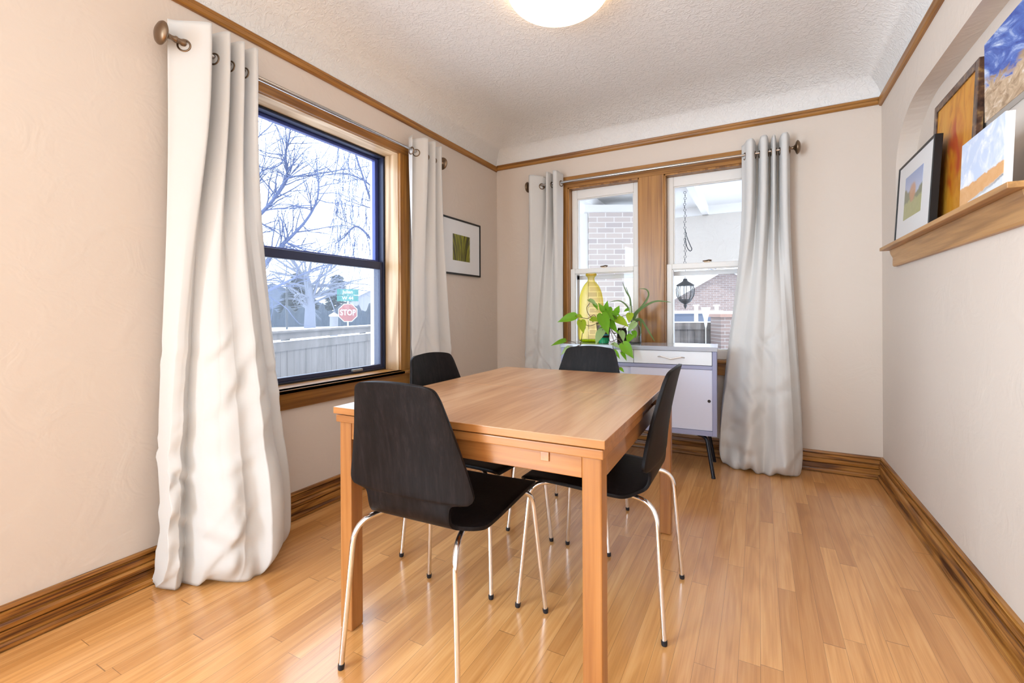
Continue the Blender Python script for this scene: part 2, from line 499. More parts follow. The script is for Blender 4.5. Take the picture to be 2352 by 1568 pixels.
def frame_wood():
    b = Mat('dark_gilded_frame')
    n = b.noise(b.coord('Object', (30, 30, 30)), 1, 4)
    return b.pbr(b.ramp(n, [(.35, (.03, .012, .008)), (.55, (.10, .045, .025)), (.72, (.30, .17, .06))]), .35, coat=.3)
M['frame_wood'] = frame_wood()

# ------------------------------------------------------------------ the room
ZC = 2.60           # flat of the ceiling
struct('floor', bx(XL - .3, XR + .3, YF, YB + .3, -.12, 0), M['floor'])
# left wall, a slab with the window opening
LW = dict(y0=1.22, y1=2.31, z0=.672, z1=2.105)
bm = B()
T = .27
box(bm, XL - T, XL, -.8, LW['y0'] - .02, -.1, 2.75); box(bm, XL - T, XL, YF, -3.3, -.1, 2.75); box(bm, XL - T, XL, -3.3, -.8, -.1, .25); box(bm, XL - T, XL, -3.3, -.8, 2.40, 2.75); box(bm, XL - T, XL, LW['y1'] + .02, YB + T, -.1, 2.75)  # unseen second opening behind the camera, added to let in sky light
box(bm, XL - T, XL, LW['y0'] - .02, LW['y1'] + .02, -.1, LW['z0'] - .0222); box(bm, XL - T, XL, LW['y0'] - .02, LW['y1'] + .02, LW['z1'] + .02, 2.75)
struct('wall_left', bm, M['wall'])
# back wall with the twin window opening
BW = dict(x0=-1.41, x1=-.035, z0=.703, z1=2.095)
bm = B()
box(bm, XL, BW['x0'], YB, YB + T, -.1, 2.75); box(bm, BW['x1'], XR + T, YB, YB + T, -.1, 2.75)
box(bm, BW['x0'], BW['x1'], YB, YB + T, -.1, BW['z0'] - .022); box(bm, BW['x0'], BW['x1'], YB, YB + T, BW['z1'], 2.75)
struct('wall_back', bm, M['wall'])
struct('wall_front', bx(XL - T, XR + .25, YF - .2, YF, -.1, 2.75), M['wall'])   # far end of the adjoining living room, behind the camera
# right wall with the arched niche
NY0, NY1, NZ0, NZ1, ND = 1.775, 3.285, 1.386, 2.118, .085
arch = [(NY0, NZ0), (NY1, NZ0)]
for k in range(15):
    a = PI / 2 * k / 14
    arch.append((NY1 - .43 + .43 * math.cos(a), NZ1 - .30 + .30 * math.sin(a)))
for k in range(15):
    a = PI / 2 + PI / 2 * k / 14
    arch.append((NY0 + .43 + .43 * math.cos(a), NZ1 - .30 + .30 * math.sin(a)))
bm = B()
def loop(pts, x):
    vs = [bm.verts.new((x, p[0], p[1])) for p in pts]
    return vs, [bm.edges.new((vs[i], vs[(i + 1) % len(vs)])) for i in range(len(vs))]
o_v, o_e = loop([(YF, -.1), (YB + T, -.1), (YB + T, 2.75), (YF, 2.75)], XR)
a_v, a_e = loop(arch, XR)
bmesh.ops.triangle_fill(bm, edges=o_e + a_e, use_beauty=True)
n_v, n_e = loop(arch, XR + ND)
bm.faces.new(n_v)
for k in range(len(arch)):
    bm.faces.new((a_v[k], a_v[(k + 1) % len(arch)], n_v[(k + 1) % len(arch)], n_v[k]))
b_v = [bm.verts.new((XR + .25, *p)) for p in ((YF, -.1), (YB + T, -.1), (YB + T, 2.75), (YF, 2.75))]
for k in range(4): bm.faces.new((o_v[k], o_v[(k + 1) % 4], b_v[(k + 1) % 4], b_v[k]))
bm.faces.new(b_v)
struct('wall_right', bm, M['wall'])
# ceiling with plaster coves over the picture rails
ZR = 2.37
bm = B()
rings = []
for k in range(15):
    a = PI / 2 * k / 14
    o, z = .36 * (1 - math.cos(a)), ZR + (ZC - ZR) * math.sin(a)
    rings.append([bm.verts.new(p) for p in ((XL + o, YF, z), (XL + o, YB - o, z), (XR - o, YB - o, z), (XR - o, YF, z))])
for a, c in zip(rings, rings[1:]):
    for k in range(3): bm.faces.new((a[k], a[k + 1], c[k + 1], c[k]))
bm.faces.new(rings[-1])
top = [bm.verts.new(p) for p in ((XL, YF, 2.8), (XL, YB, 2.8), (XR, YB, 2.8), (XR, YF, 2.8))]
for k in range(4): bm.faces.new((rings[0][k], rings[0][(k + 1) % 4], top[(k + 1) % 4], top[k])) if k < 3 else None
bm.faces.new(top)
struct('ceiling', bm, M['ceiling'], smooth=True, angle=50)

# baseboards: stepped oak with a shoe mould, mitred in the corners
base = [(0, .004), (.034, .004), (.034, .018), (.030, .026), (.019, .028), (.019, .056), (.009, .0585), (.009, .0615), (.026, .064), (.0285, .078), (.022, .086),
        (.012, .088), (.012, .0915), (.0205, .0935), (.0205, .115), (.009, .117), (.009, .1205), (.017, .1225), (.014, .133), (0, .134)]
def mitre_board(name, mat, a, b, na, nb, prof):
    bm = B(); sweep(bm, prof, [(*a, *na), (*b, *nb)]); return struct(name, bm, mat)
mitre_board('baseboard_left', M['base_y'], (XL, YF), (XL, YB), (1, 0), (1, -1), base)
mitre_board('baseboard_back', M['base_x'], (XL, YB), (XR, YB), (1, -1), (-1, -1), base)
mitre_board('baseboard_right', M['base_y'], (XR, YB), (XR, YF), (-1, -1), (-1, 0), base)
def rail(z0, z1):
    return [(0, z0), (.012, z0), (.020, z0 + .008), (.022, z0 + .022), (.014, z0 + .030), (.018, z1 - .006), (.012, z1), (0, z1)]
mitre_board('trim_1', M['oak_y'], (XL, YF), (XL, YB), (1, 0), (1, -1), rail(2.330, 2.376))
mitre_board('trim_2', M['oak_x'], (XL, YB), (XR, YB), (1, -1), (-1, -1), rail(2.341, 2.387))
mitre_board('trim_3', M['oak_y'], (XR, YB), (XR, YF), (-1, -1), (-1, 0), rail(2.330, 2.384))

# ------------------------------------------------------------------ window on the left wall
w1 = thing('window_1', None, None, (XL, 1.765, .672), kind='structure')
def part(name, bm, mat, p, **k): return obj(name, bm, mat, p, world=True, **k)
y0, y1, z0, z1 = LW['y0'], LW['y1'], LW['z0'], LW['z1']
bm = B()
box(bm, XL - .115, XL + .002, y1, y1 + .02, z0, z1 + .02); box(bm, XL - .115, XL + .002, y0 - .02, y0, z0, z1 + .02)
part('jamb', bm, M['pale_z'], w1, bevel=.001)
part('head_jamb', bx(XL - .115, XL + .002, y0, y1, z1, z1 + .02), M['pale_y'], w1)
bm = B(); box(bm, XL, XL + .021, y1 + .004, y1 + .094, z0, z1 + .004)
box(bm, XL, XL + .021, y0 - .094, y0 - .004, z0, z1 + .004); part('side_casing', bm, M['oak_z'], w1, bevel=.002)
part('head_casing', bx(XL, XL + .022, y0 - .094, y1 + .094, z1 + .004, z1 + .056), M['oak_y'], w1, bevel=.002)
bm = B(); box(bm, XL - .115, XL + .06, y0, y1, z0 - .022, z0); box(bm, XL, XL + .06, y0 - .125, y1 + .125, z0 - .022, z0)
part('stool', bm, M['oak_y'], w1, bevel=.004)
part('apron', bx(XL, XL + .02, y0 - .09, y1 + .09, .566, z0 - .022), M['oak_y'], w1, bevel=.003)
# dark aluminium double-hung unit
xf = XL - .115
bm = B()
for a, c in ((y0, y0 + .014), (y1 - .014, y1)): box(bm, xf - .09, xf, a, c, z0, z1)
box(bm, xf - .09, xf, y0, y1, z1 - .014, z1); box(bm, xf - .09, xf, y0, y1, z0, z0 + .014)
part('window_frame', bm, M['dark_vinyl'], w1, bevel=.002)
bm = B()
for a, c in ((y0 + .001, y0 + .006), (y1 - .006, y1 - .001)): box(bm, xf, xf + .004, a, c, z0, z1)
box(bm, xf, xf + .004, y0, y1, z1 - .007, z1 - .001); box(bm, xf, xf + .004, y0, y1, z0, z0 + .008)
part('gasket', bm, M['black_seal'], w1)
ZM = 1.378
def sheet(axis, t, a0, a1, z0, z1):
    bm = B()
    P = [(a0, z0), (a1, z0), (a1, z1), (a0, z1)]
    bm.faces.new([bm.verts.new((t, p[0], p[1]) if axis == 'x' else (p[0], t, p[1])) for p in P])
    return bm
def sash(parent, name, x0, x1, ya, yb, za, zb, sw, tw, bw, mat, pane, label=None):
    bm = B()
    box(bm, x0, x1, ya, ya + sw, za, zb); box(bm, x0, x1, yb - sw, yb, za, zb)
    box(bm, x0, x1, ya + sw, yb - sw, zb - tw, zb); box(bm, x0, x1, ya + sw, yb - sw, za, za + bw)
    s = part(name, bm, mat, parent, bevel=.003)
    xm = (x0 + x1) / 2
    part('pane', sheet('x', xm, ya + sw - .004, yb - sw + .004, za + bw - .004, zb - tw + .004), pane, s)
    return s
up = sash(w1, 'upper_sash', xf - .075, xf - .045, y0 + .014, y1 - .014, 1.360, z1 - .014, .028, .018, .046, M['sky_blue_frame'], M['pane'])
lo = sash(w1, 'lower_sash', xf - .04, xf - .008, y0 + .014, y1 - .014, z0 + .014, 1.392, .022, .050, .022, M['dark_vinyl'], M['hazy_pane'])
part('tilt_latch', bx(xf - .008, xf + .012, 2.02, 2.10, z0 + .014, z0 + .028), M['grey_metal'], lo, bevel=.002)

# ------------------------------------------------------------------ twin windows on the back wall
MX0, MX1 = -.813, -.632
def twin(idx, xa, xb):
    w = thing('window_%d' % idx, None, None, ((xa + xb) / 2, YB, .703), kind='structure')
    z0, z1 = BW['z0'], BW['z1']
    bm = B()
    box(bm, xa, xa + .014, YB - .012, YB + .20, z0, z1); box(bm, xb - .014, xb, YB - .012, YB + .20, z0, z1)
    box(bm, xa, xb, YB - .012, YB + .20, z1 - .014, z1)
    part('stop_bead', bm, M['oak_z'], w, bevel=.002)
    def sash_y(name, ya, yb, za, zb, sw, tw, bw, pane):
        bm = B(); a, c = xa + .014, xb - .014
        box(bm, a, a + sw, ya, yb, za, zb); box(bm, c - sw, c, ya, yb, za, zb)
        box(bm, a + sw, c - sw, ya, yb, zb - tw, zb); box(bm, a + sw, c - sw, ya, yb, za, za + bw)
        s = part(name, bm, M['white_paint'], w, bevel=.004)
        bm = B(); q = .008
        for e in (a + sw, c - sw - q): box(bm, e, e + q, ya + .006, yb - .004, za + bw, zb - tw)
        for e in (za + bw, zb - tw - q): box(bm, a + sw, c - sw, ya + .006, yb - .004, e, e + q)
        part('glazing_bead', bm, M['white_paint'], s, bevel=.003)
        ym = (ya + yb) / 2
        part('pane', sheet('y', ym, a + sw - .004, c - sw + .004, za + bw - .004, zb - tw + .004), pane, s)
        return s, a, c
    sash_y('upper_sash', YB + .052, YB + .088, 1.372, z1 - .014, .047, .075, .036, M['pane'])
    s, a, c = sash_y('lower_sash', YB + .012, YB + .050, z0, 1.412, .040, .040, .066, M['pane'])
    xm = (xa + xb) / 2
    bm = B(); tube(bm, [(xm - .03, YB + .03, 1.424), (xm - .008, YB + .03, 1.424), (xm + .012, YB + .022, 1.428), (xm + .032, YB + .016, 1.423)], [.004, .006, .005, .007], 8)
    box(bm, xm - .02, xm + .022, YB + .022, YB + .040, 1.412, 1.420)
    part('sash_lock', bm, M['bronze'], s)
    # storm sash outside, behind the lower pane
    bm = B()
    box(bm, a, a + .035, YB + .14, YB + .16, z0, z1 - .014); box(bm, c - .035, c, YB + .14, YB + .16, z0, z1 - .014)
    box(bm, a, c, YB + .14, YB + .16, z1 - .06, z1 - .014); box(bm, a, c, YB + .14, YB + .16, z0, z0 + .04); box(bm, a, c, YB + .14, YB + .16, 1.33, 1.366)
    part('storm_sash', bm, M['white_paint'], w, bevel=.002)
    return w
w2 = twin(2, BW['x0'], MX0)
w3 = twin(3, MX1, BW['x1'])
bm = B(); box(bm, MX0 - .004, MX1 + .004, YB - .02, YB + .2, BW['z0'], BW['z1'])
struct('trim_4', bm, M['oak_z'], bevel=.003)                     # flat mullion between the two windows
bm = B(); box(bm, -1.448, -1.406, YB - .022, YB, BW['z0'], BW['z1']); box(bm, BW['x1'] - .004, BW['x1'] + .088, YB - .022, YB, BW['z0'], BW['z1'])
bmx = bm; struct('trim_5', bmx, M['oak_z'], bevel=.003)
struct('trim_6', bx(-1.50, .055, YB - .024, YB, BW['z1'] - .002, 2.184), M['oak_x'], bevel=.004)
struct('trim_7', bx(-1.53, .085, YB - .055, YB + .15, BW['z0'] - .022, BW['z0']), M['oak_x'], bevel=.005)
struct('trim_8', bx(-1.50, .055, YB - .02, YB, .592, BW['z0'] - .022), M['base_x'], bevel=.003)

# ------------------------------------------------------------------ shelf across the niche
sh = thing('wall_shelf', 'long golden wooden ledge under the wall arch, holding the framed pictures', 'shelf', (.66, 2.52, 1.30))
bm = B(); box(bm, .604, XR - .001, 1.76, 3.273, 1.387, 1.405); box(bm, XR - .001, XR + ND - .002, NY0 + .002, NY1 - .012, 1.387, 1.405)
part('shelf_board', bm, M['shelf'], sh, bevel=.002)
bm = B()
pr = [(XR, 1.296), (.663, 1.296), (.658, 1.304), (.659, 1.345), (.654, 1.355), (.648, 1.368), (.645, 1.387), (XR, 1.387)]
prism(bm, pr, 'y', 1.79, 3.255)
part('apron_board', bm, M['shelf'], sh, bevel=.001)

# ------------------------------------------------------------------ dining table
TX, TY, TR = -.800, 1.680, math.radians(1.3)
tb = thing('dining_table', 'orange-brown wooden dining table with square legs and draw leaves, in the middle of the room', 'table', (TX, TY, 0), TR)
hw, hl = .459, .617
def top_panel(y0, y1, name='table_top'):
    bm = B(); box(bm, -hw, hw, y0, y1, .718, .74)
    bm.normal_update()
    for f in bm.faces: f.material_index = 0 if f.calc_center_median().z > .739 else 1
    return obj(name, bm, [M['table_top'], M['table_x']], tb, bevel=.002)
top_panel(-hl, .004); top_panel(.006, hl)
for s in (-1, 1):
    bm = B(); a, c = sorted((s * (hl - .006), s * .13)); box(bm, -hw + .006, hw - .006, a, c, .690, .7145)
    obj('draw_leaf', bm, M['table_x'], tb, bevel=.003)
bm = B(); box(bm, -hw + .03, hw - .03, -.13, .13, .700, .718); obj('top_support', bm, M['table_y'], tb)
lg = .051
for sx in (-1, 1):
    for sy in (-1, 1):
        bm = B(); x = sx * (hw - .013 - lg / 2); y = sy * (hl - .016 - lg / 2)
        box(bm, x - lg / 2, x + lg / 2, y - lg / 2, y + lg / 2, .002, .690)
        obj('leg', bm, M['table_z'], tb, bevel=.004)
for sy in (-1, 1):
    bm = B(); y = sy * (hl - .029); box(bm, -hw + .064, hw - .064, y - .010, y + .010, .634, .690)
    e = obj('end_apron', bm, M['table_x'], tb, bevel=.002)
    for sx in (-1, 1):
        bm = B(); x = sx * .295; yy = sy * (hl - .0185); box(bm, x - .012, x + .012, yy - .004, yy + .002, .664, .688); o = obj('leaf_runner', bm, M['table_y'], tb, bevel=.001)
for sx in (-1, 1):
    bm = B(); x = sx * (hw - .023); box(bm, x - .010, x + .010, -hl + .067, hl - .067, .634, .690)
    obj('side_apron', bm, M['table_y'], tb, bevel=.002)

# ------------------------------------------------------------------ chairs
# profile: arc parameter, forward s, height z, half width
PROF = [(0, .246, .438, .196), (.03, .244, .447, .208), (.07, .228, .455, .217), (.18, .12, .457, .221), (.30, .00, .452, .221), (.40, -.09, .447, .218),
        (.44, -.122, .445, .210), (.465, -.142, .4455, .188), (.485, -.158, .448, .160), (.51, -.176, .456, .147), (.535, -.189, .470, .143), (.56, -.1965, .490, .143),
        (.585, -.2005, .512, .146), (.605, -.2025, .524, .154), (.618, -.2035, .530, .176), (.628, -.2045, .534, .203), (.645, -.2055, .545, .2145), (.665, -.207, .560, .2165),
        (.72, -.2135, .615, .203), (.80, -.227, .695, .181), (.90, -.248, .788, .156), (.955, -.260, .836, .142), (.975, -.264, .850, .135), (.99, -.2665, .858, .124), (1.0, -.268, .862, .110)]
def make_chair():
    t = thing('dining_chair', 'x', 'chair')
    bm = B(); NT, NV = 110, 18
    ts = sorted(set([i / NT for i in range(NT + 1)] + [p[0] for p in PROF]))
    grid = []
    for q in ts:
        s, z, w = catmull_tab(PROF, q)
        row = []
        for j in range(NV + 1):
            v = -1 + 2 * j / NV
            back = sstep((q - .52) / .15)
            seat = sstep((.42 - q) / .2)
            ss = s + back * (.020 * v * v - .004) * (w / .2)
            zz = z - seat * .010 * (1 - v * v) * math.sin(PI * min(1, max(0, q / .45)))
            if q > .93: zz -= (q - .93) / .07 * .012 * (v * w / .14) ** 2
            # local frame: +y is the way the chair faces
            row.append(bm.verts.new((v * w, ss, zz)))
        grid.append(row)
    for a, c in zip(grid, grid[1:]):
        for j in range(NV): bm.faces.new((a[j], a[j + 1], c[j + 1], c[j]))
    o = obj('seat_shell', bm, M['chair'], t, smooth=True, solid=.011)
    o.modifiers['solid'].use_rim = True
    k = o.modifiers.new('bevel', 'BEVEL'); k.width = .002; k.segments = 2; k.limit_method = 'ANGLE'; k.angle_limit = math.radians(60)
    for sx in (-1, 1):
        for fr in (0, 1):
            foot = Vector((sx * .2475, .245, .010)) if fr else Vector((sx * .2035, -.25, .010))
            kn = Vector((sx * .212, .212, .438)) if fr else Vector((sx * .176, -.222, .432))
            inner = Vector((sx * .11, .06, .4385)) if fr else Vector((sx * .095, .02, .4375))
            mid = Vector((sx * .15, .12, .4375)) if fr else Vector((sx * .125, -.07, .434))
            kn = Vector((lerp(kn.x, foot.x, .0), lerp(kn.y, foot.y, .0), kn.z - .004))
            bm = B(); tube(bm, arc_pts([inner, mid, kn, foot], .065, 8), .0083, 12)
            l = obj('leg', bm, M['chrome'], t, smooth=True, angle=50)
            d = (foot - kn).normalized()
            bm = B(); tube(bm, [foot - d * .006, foot + d * .004, foot + d * .0096], [.0098, .0098, .0085], 12)
            obj('foot_cap', bm, M['rubber'], l, smooth=True, angle=40)
    bm = B()
    tube(bm, [(-.10, .045, .4375), (.10, .045, .4375)], .0075, 10); tube(bm, [(-.10, .00, .4365), (.10, .0, .4365)], .0075, 10)
    obj('cross_bar', bm, M['chrome'], t, smooth=True, angle=50)
    return t
def copy_tree(o, parent=None):
    c = o.copy(); C.objects.link(c); c.parent = parent
    for ch in [x for x in bpy.data.objects if x.parent == o and x is not c]: copy_tree(ch, c)
    return c
chair0 = make_chair()
CH = [(-.897, 1.205, 2.6, 'black dining chair turning its back to the viewer, at the near end of the table'),
      (-1.10, 1.697, -90 - 3.0, 'black dining chair on the window side of the table, mostly hidden behind it'),
      (-.820, 2.172, 180, 'black dining chair at the far end of the table, in front of the grey cabinet'),
      (-.518, 1.693, 90 + .6, 'black dining chair on the open right side of the table, seen from its side')]
for i, (x, y, a, lab) in enumerate(CH):
    o = chair0 if i == 0 else copy_tree(chair0)
    o.location = (x, y, 0); o.rotation_euler = (0, 0, math.radians(a))
    o['label'] = lab; o['group'] = 'black plywood chairs around the table'

# ------------------------------------------------------------------ cabinet under the window
CR = math.radians(3.6)
cb = thing('cabinet', 'blue-grey painted cabinet with white drawers on splayed black metal legs, under the back window', 'cabinet', (-.755, 3.275, 0), CR)
cw, cd = .512, .176      # half width, half depth; the front is at y = -cd
bm = B()
box(bm, -cw, -cw + .026, -cd, cd, .262, .797); box(bm, cw - .026, cw, -cd, cd, .262, .797)
box(bm, -cw + .026, cw - .026, -cd, cd, .262, .294); box(bm, -cw + .026, cw - .026, -cd, cd, .682, .705)
box(bm, -cw + .026, cw - .026, cd - .012, cd, .294, .797)
obj('body', bm, M['cab_grey'], cb, bevel=.002)
bm = B(); box(bm, -cw - .006, cw + .004, -cd - .006, cd, .797, .825); obj('top', bm, M['cab_top'], cb, bevel=.003)
for sx in (-1, 1):
    bm = B(); a, c = sorted((sx * .0015, sx * (cw - .028))); box(bm, a, c, -cd + .003, -cd + .30, .708, .795)
    d = obj('drawer', bm, M['cab_white'], cb, bevel=.002)
    xm = sx * .243
    bm = B()
    z = .752
    tube(bm, [(xm - .085, -cd + .002, z + .004), (xm - .066, -cd - .016, z + .008), (xm - .005, -cd - .020, z - .008), (xm + .058, -cd - .018, z + .006), (xm + .078, -cd + .002, z + .002)], .0042, 8)
    obj('handle', bm, M['steel'], d, smooth=True, angle=40)
def door(x0, x1, y, hx):
    bm = B()
    # a panel with a round finger hole
    n = 24; zc = .483; r = .010
    hole = [(hx + r * math.cos(2 * PI * k / n), zc + r * math.sin(2 * PI * k / n)) for k in range(n)]
    out = [(x0, .296), (x1, .296), (x1, .680), (x0, .680)]
    V = [bm.verts.new((p[0], y, p[1])) for p in out]; H = [bm.verts.new((p[0], y, p[1])) for p in hole]
    E1 = [bm.edges.new((V[i], V[(i + 1) % 4])) for i in range(4)]; E2 = [bm.edges.new((H[i], H[(i + 1) % n])) for i in range(n)]
    f = bmesh.ops.triangle_fill(bm, edges=E1 + E2, use_beauty=True)
    g = bmesh.ops.extrude_face_region(bm, geom=[x for x in bm.faces])
    bmesh.ops.translate(bm, verts=[v for v in g['geom'] if isinstance(v, bmesh.types.BMVert)], vec=(0, .012, 0))
    o = obj('sliding_door', bm, M['cab_lav'], cb)
    bm = B(); lathe(bm, [(r, y + .0005), (r, y + .010), (0, y + .010)], (hx, 0, zc), 20, 'y'); obj('finger_cup', bm, M['black_metal'], o, smooth=True, angle=40)
door(-.02, cw - .027, -cd + .006, cw - .045)
door(-cw + .050, .02, -cd + .024, -cw + .10)
bm = B(); box(bm, -cw + .027, cw - .027, cd - .03, cd - .014, .296, .680); obj('gap_shade', bm, M['dark'], cb)  # dark sheet puts the shade of the open door gap into colour
for sx in (-1, 1):
    for sy in (-1, 1):
        bm = B()
        p = [(sx * (cw - .12), sy * (cd - .06), .258), (sx * (cw - .062), sy * (cd - .035), .246), (sx * (cw - .022), sy * (cd + .002), .008)]
        tube(bm, arc_pts(p, .04, 6), .0115, 12)
        l = obj('leg', bm, M['black_metal'], cb, smooth=True, angle=50)
        bm = B(); tube(bm, [(sx * (cw - .0225), sy * (cd + .001), .010), (sx * (cw - .022), sy * (cd + .002), .0005)], .0125, 12); obj('foot_cap', bm, M['rubber'], l)
    bm = B(); box(bm, sx * (cw - .10) - .05, sx * (cw - .10) + .05, -cd + .03, cd - .03, .256, .262); obj('leg_plate', bm, M['black_metal'], cb)
CT = .825

# ------------------------------------------------------------------ yellow bottle vase
vz = thing('glass_vase', 'tall yellow glass bottle vase standing on the cabinet', 'vase', (-1.112, 3.32, CT))
bm = B()
outer = [(.060, 0), (.082, .004), (.092, .02), (.0975, .05), (.099, .095), (.097, .177), (.094, .271), (.089, .330), (.082, .362), (.073, .389), (.060, .418), (.047, .437), (.036, .449), (.028, .458), (.0250, .471), (.0258, .484), (.032, .492), (.039, .498), (.041, .506), (.0395, .515), (.036, .518)]
lathe(bm, [(r, z) for r, z in outer], n=48, lobes=9, lobe_amp=.012)
bm.faces.ensure_lookup_table()
for f in [f for f in bm.faces if len(f.verts) > 4 and f.calc_center_median().z > .3]: bm.faces.remove(f)
obj('vase_body', bm, M['yellow_glass'], vz, smooth=True)
bm = B(); lathe(bm, [(0, .003), (.085, .003), (.091, .012), (.08, .020), (0, .024)], n=40); obj('vase_bottom', bm, M['vase_base'], vz, smooth=True, angle=60)
bm = B(); torus(bm, (0, 0, .506), (0, 0, 1), .0385, .0042, 36, 8); obj('vase_lip', bm, M['yellow_glass'], vz, smooth=True)

# ------------------------------------------------------------------ pothos in a banded glass pot
PX, PY = -.985, 3.215
pp = thing('pothos_plant', 'leafy green trailing pothos in a green and blue banded glass pot, on the cabinet', 'potted plant', (PX, PY, CT))
bm = B(); lathe(bm, [(.030, 0), (.037, .003), (.0395, .03), (.041, .042), (0, .042)], n=32); obj('pot_base', bm, M['pot_green'], pp, smooth=True, angle=50)
bm = B(); lathe(bm, [(.041, .042), (.043, .058), (0, .058)], n=32); obj('dark_band', bm, M['soil'], pp, smooth=True, angle=50)
bm = B(); lathe(bm, [(.043, .058), (.0435, .068), (0, .068)], n=32); obj('blue_band', bm, M['pot_blue'], pp, smooth=True, angle=50)
bm = B(); lathe(bm, [(.0435, .068), (.050, .115), (.054, .150)], n=32); bm.faces.ensure_lookup_table(); bmesh.ops.delete(bm, geom=[f for f in bm.faces if len(f.verts) > 4], context='FACES_ONLY'); obj('pot_glass', bm, M['clear_glass'], pp, smooth=True, solid=.002)
bm = B(); lathe(bm, [(.038, .068), (.045, .110), (.046, .128), (0, .134)], n=24); obj('soil', bm, M['root'], pp, smooth=True, angle=60)

def heart_leaf(bm, b, t, width, up, curl=.15, mi=0):
    """pointed heart-shaped leaf from base b to tip t"""
    b, t = Vector(b), Vector(t); ax = t - b; L = ax.length; ax.normalize()
    up = Vector(up); side = ax.cross(up).normalized(); nrm = side.cross(ax).normalized()
    prof = [(-.06, .16), (-.03, .55), (.06, .86), (.18, 1.0), (.33, .98), (.5, .80), (.68, .52), (.84, .24), (.94, .08), (1.0, .0)]
    rows = []
    for q, w in prof:
        c = b + ax * (q * L) + nrm * (-curl * L * (q - .35) ** 2)
        hw_ = w * width / 2
        row = []
        for v in (-1, -.5, 0, .5, 1):
            lift = .22 * abs(v) * hw_ - (.06 * hw_ if v == 0 else 0)
            dx = -.07 * L * (abs(v) if q < .1 else 0)
            row.append(bm.verts.new(c + side * (v * hw_) + nrm * lift + ax * dx))
        rows.append(row)
    for a, c in zip(rows, rows[1:]):
        for j in range(4):
            try: bm.faces.new((a[j], a[j + 1], c[j + 1], c[j])).material_index = mi
            except ValueError: pass
def lp(cx, cy, y):       # a point of the close-up study of the plant, at depth y
    return on(1240 + cx / 5.6, 600 + cy / 5.6, 1, y)
LEAVES = [  # base, tip, width(px), depth at base, depth at tip, material, roll
    ((455, 700), (222, 778), 118, 3.16, 3.10, 0, 0), ((470, 700), (548, 715), 70, 3.17, 3.12, 1, .3), ((530, 765), (562, 925), 118, 3.17, 3.10, 1, .2),
    ((322, 1012), (140, 1082), 62, 3.08, 2.98, 0, .5), ((370, 1100), (262, 1212), 52, 3.03, 3.00, 2, .3), ((636, 492), (738, 565), 66, 3.20, 3.14, 2, .4),
    ((700, 545), (748, 625), 56, 3.20, 3.15, 0, .4), ((815, 640), (752, 530), 66, 3.20, 3.18, 0, .2), ((850, 645), (868, 502), 84, 3.22, 3.19, 0, -.2),
    ((800, 685), (880, 940), 150, 3.14, 3.04, 0, .1), ((830, 650), (968, 765), 96, 3.19, 3.10, 0, .5), ((905, 760), (1002, 930), 96, 3.20, 3.12, 0, -.4),
    ((985, 655), (1022, 568), 76, 3.22, 3.20, 0, .1), ((925, 655), (1034, 695), 70, 3.20, 3.14, 0, .2), ((990, 735), (1140, 835), 112, 3.18, 3.08, 1, .1),
    ((1160, 672), (1146, 792), 92, 3.18, 3.12, 1, 0), ((1140, 615), (1078, 645), 42, 3.24, 3.20, 0, .2), ((806, 882), (712, 1070), 116, 3.10, 3.02, 2, -.3),
    ((805, 865), (722, 955), 66, 3.15, 3.09, 0, .3), ((1226, 788), (1122, 905), 78, 3.16, 3.10, 2, .4), ((1045, 900), (1078, 1034), 82, 3.14, 3.07, 2, .5),
    ((1180, 945), (1122, 1054), 100, 3.15, 3.08, 0, -.2), ((935, 1055), (1035, 1115), 62, 3.06, 3.00, 2, .4), ((1072, 1062), (1206, 1248), 128, 3.03, 2.98, 0, 0),
    ((958, 1145), (1034, 1258), 50, 3.02, 3.00, 0, .6), ((1056, 1172), (1118, 1278), 50, 3.03, 3.00, 0, .5), ((1028, 1372), (1085, 1426), 44, 3.03, 3.01, 0, .4),
    ((660, 735), (770, 770), 80, 3.18, 3.13, 1, .2), ((880, 600), (915, 700), 90, 3.23, 3.18, 0, .1), ((1205, 900), (1235, 990), 70, 3.18, 3.15, 0, .4),
    ((690, 770), (665, 720), 40, 3.2, 3.17, 0, .2), ((940, 690), (985, 770), 80, 3.21, 3.16, 0, .3)]
MPP = 3.35 / F / 5.6
lv = B(); st = B()
fm = [B(), B(), B()]
pot_top = Vector((PX, PY, CT + .13))
for i, (b, t, wpx, yb, yt, mi, roll) in enumerate(LEAVES):
    P, Q = lp(*b, yb), lp(*t, yt)
    up = (Vector((.15, -1, .35)) + Vector((roll, 0, roll * .6))).normalized()
    heart_leaf(fm[mi], P, Q, wpx * MPP, up)
for mi, nm in enumerate(('leaf', 'leaf_y', 'leaf_g')):
    obj('foliage', fm[mi], M[nm], pp, smooth=True, world=True)['label'] = ('mid green leaves', 'yellow-green leaves', 'pale undersides of leaves')[mi]
